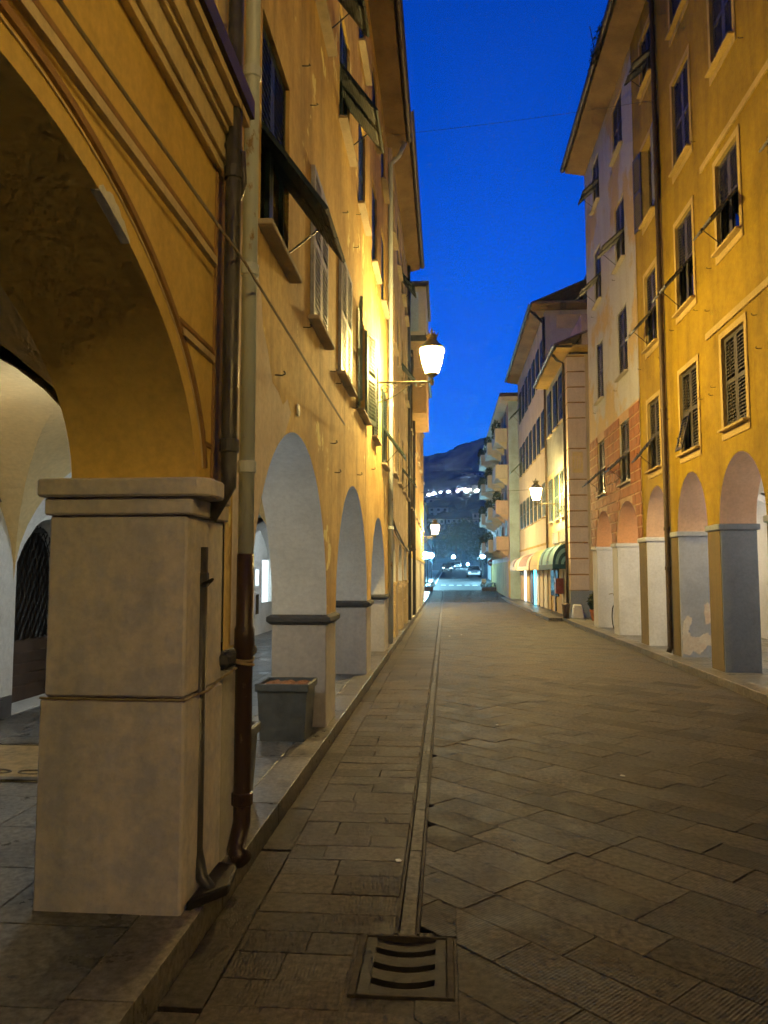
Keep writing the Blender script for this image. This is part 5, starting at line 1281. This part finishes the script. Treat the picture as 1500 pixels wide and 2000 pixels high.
# ------------------------------------------------------------------ wooded hill, its houses and road lamps
def hz(x, y):
    t = min(1, max(0, (y - 310) / 430)); s = t * t * (3 - 2 * t)
    crest = 108 + .30 * x if x < 260 else 186
    crest = max(30, crest)
    return gz(300) - 1 + crest * s + 4.5 * math.sin(x * .031 + 1.3) * math.sin(y * .027) * s + 2.2 * math.sin(x * .11 + y * .05) * s
hm = MB(); NX, NY = 150, 90; vs = []
for j in range(NY + 1):
    for i in range(NX + 1):
        x = -420 + 1000 * i / NX; y = 300 + 560 * j / NY
        r_ = random.uniform(0, 3.2) * min(1, max(0, (y - 330) / 80))
        vs.append((x + random.uniform(-2, 2), y + random.uniform(-2, 2), hz(x, y) + r_))
hm.add(vs, [(j * (NX + 1) + i, j * (NX + 1) + i + 1, (j + 1) * (NX + 1) + i + 1, (j + 1) * (NX + 1) + i) for j in range(NY) for i in range(NX)])
struct(hm.build('hill', 'hill'))
def pix(px, py, Y):
    """the point at distance Y seen at photo pixel (px, py)"""
    v = Vector(((px - 750) / 1500, 1.0, (1000 - py) / 1500)); v = Matrix.Rotation(YAW, 3, 'Z') @ (Matrix.Rotation(PITCH, 3, 'X') @ v)
    return Vector((0, 0, 1.65)) + v * (Y / v.y)
def on_hill(px, py):
    for i in range(400):
        Y = 305 + i * 1.2; p = pix(px, py, Y)
        if hz(p.x, p.y) >= p.z: return p
    return pix(px, py, 600)
hl = [(838.5, 969), (848, 967), (861, 965), (876, 963.5), (894, 964), (911, 962), (932, 960)]
for i, (px, py) in enumerate(hl):
    p = on_hill(px, py); wd = ['first', 'second', 'third', 'fourth', 'fifth', 'sixth', 'seventh'][i]
    s = thing('hill_lamp', 'white road lamp on the hillside, %s from the left in the row' % wd, 'street lamp', (p.x, p.y - 3, p.z - 5), 'row of lamps on the hillside road')
    MB().tube([(p.x, p.y - 3, p.z - 8), (p.x, p.y - 3, p.z)], .12, 5).build('pole', 'iron', s); MB().lathe([(.4, -1.2), (1.0, -.7), (1.3, 0), (.9, .8), (.2, 1.2)], (p.x, p.y - 3, p.z), 8).build('globe', 'hill_glass', s)
hh = [(892, 1028, 12, 8, 'blue_r3', 3, 4, 'pale blue house on the lower hillside in the middle'), (921, 1027, 8, 6.5, 'pink', 2, 3, 'dull pink house on the lower hillside'), (937, 1020, 8, 10, 'pink', 3, 3, 'tall pinkish house on the hillside beside the balconies'),
      (932, 976, 12, 4, 'white_d', 1, 4, 'low white house under the right hill lamps'), (922, 931, 15, 5, 'white_d', 2, 4, 'white villa high on the hillside'), (905, 961, 10, 4, 'white_d', 1, 3, 'pale house among the hill lamps'),
      (842, 985, 12, 6, 'white_d', 2, 3, 'pale house on the hillside at the left roof edge'), (850, 1005, 16, 8, 'blue_r3', 3, 4, 'wide blue grey house on the hillside above the far left lamp'), (845, 1030, 14, 9, 'blue_r3', 3, 4, 'blue house low on the hillside behind the far left lantern')]
for px, py, w, h, m, fl, cl, lab in hh:
    p = on_hill(px, py); block(lab, p.x - w / 2, p.x + w / 2, p.y - 2, p.y + 6, h, m, fl, cl, 'hillside_house', zbase=p.z - h / 2 + 0)

# ------------------------------------------------------------------ evening air
hb = MB().box(-700, 800, -70, 1010, -5, 230).build('haze', [])
hm_ = bpy.data.materials.new('evening haze'); hm_.use_nodes = True; hm_.node_tree.nodes.clear()
pv = hm_.node_tree.nodes.new('ShaderNodeVolumePrincipled'); pv.inputs['Color'].default_value = (0.45, 0.72, 1.0, 1); pv.inputs['Density'].default_value = 0.00045; pv.inputs['Anisotropy'].default_value = 0.78
mo = hm_.node_tree.nodes.new('ShaderNodeOutputMaterial'); hm_.node_tree.links.new(pv.outputs[0], mo.inputs['Volume'])
hb.data.materials.append(hm_); hb['kind'] = 'stuff'
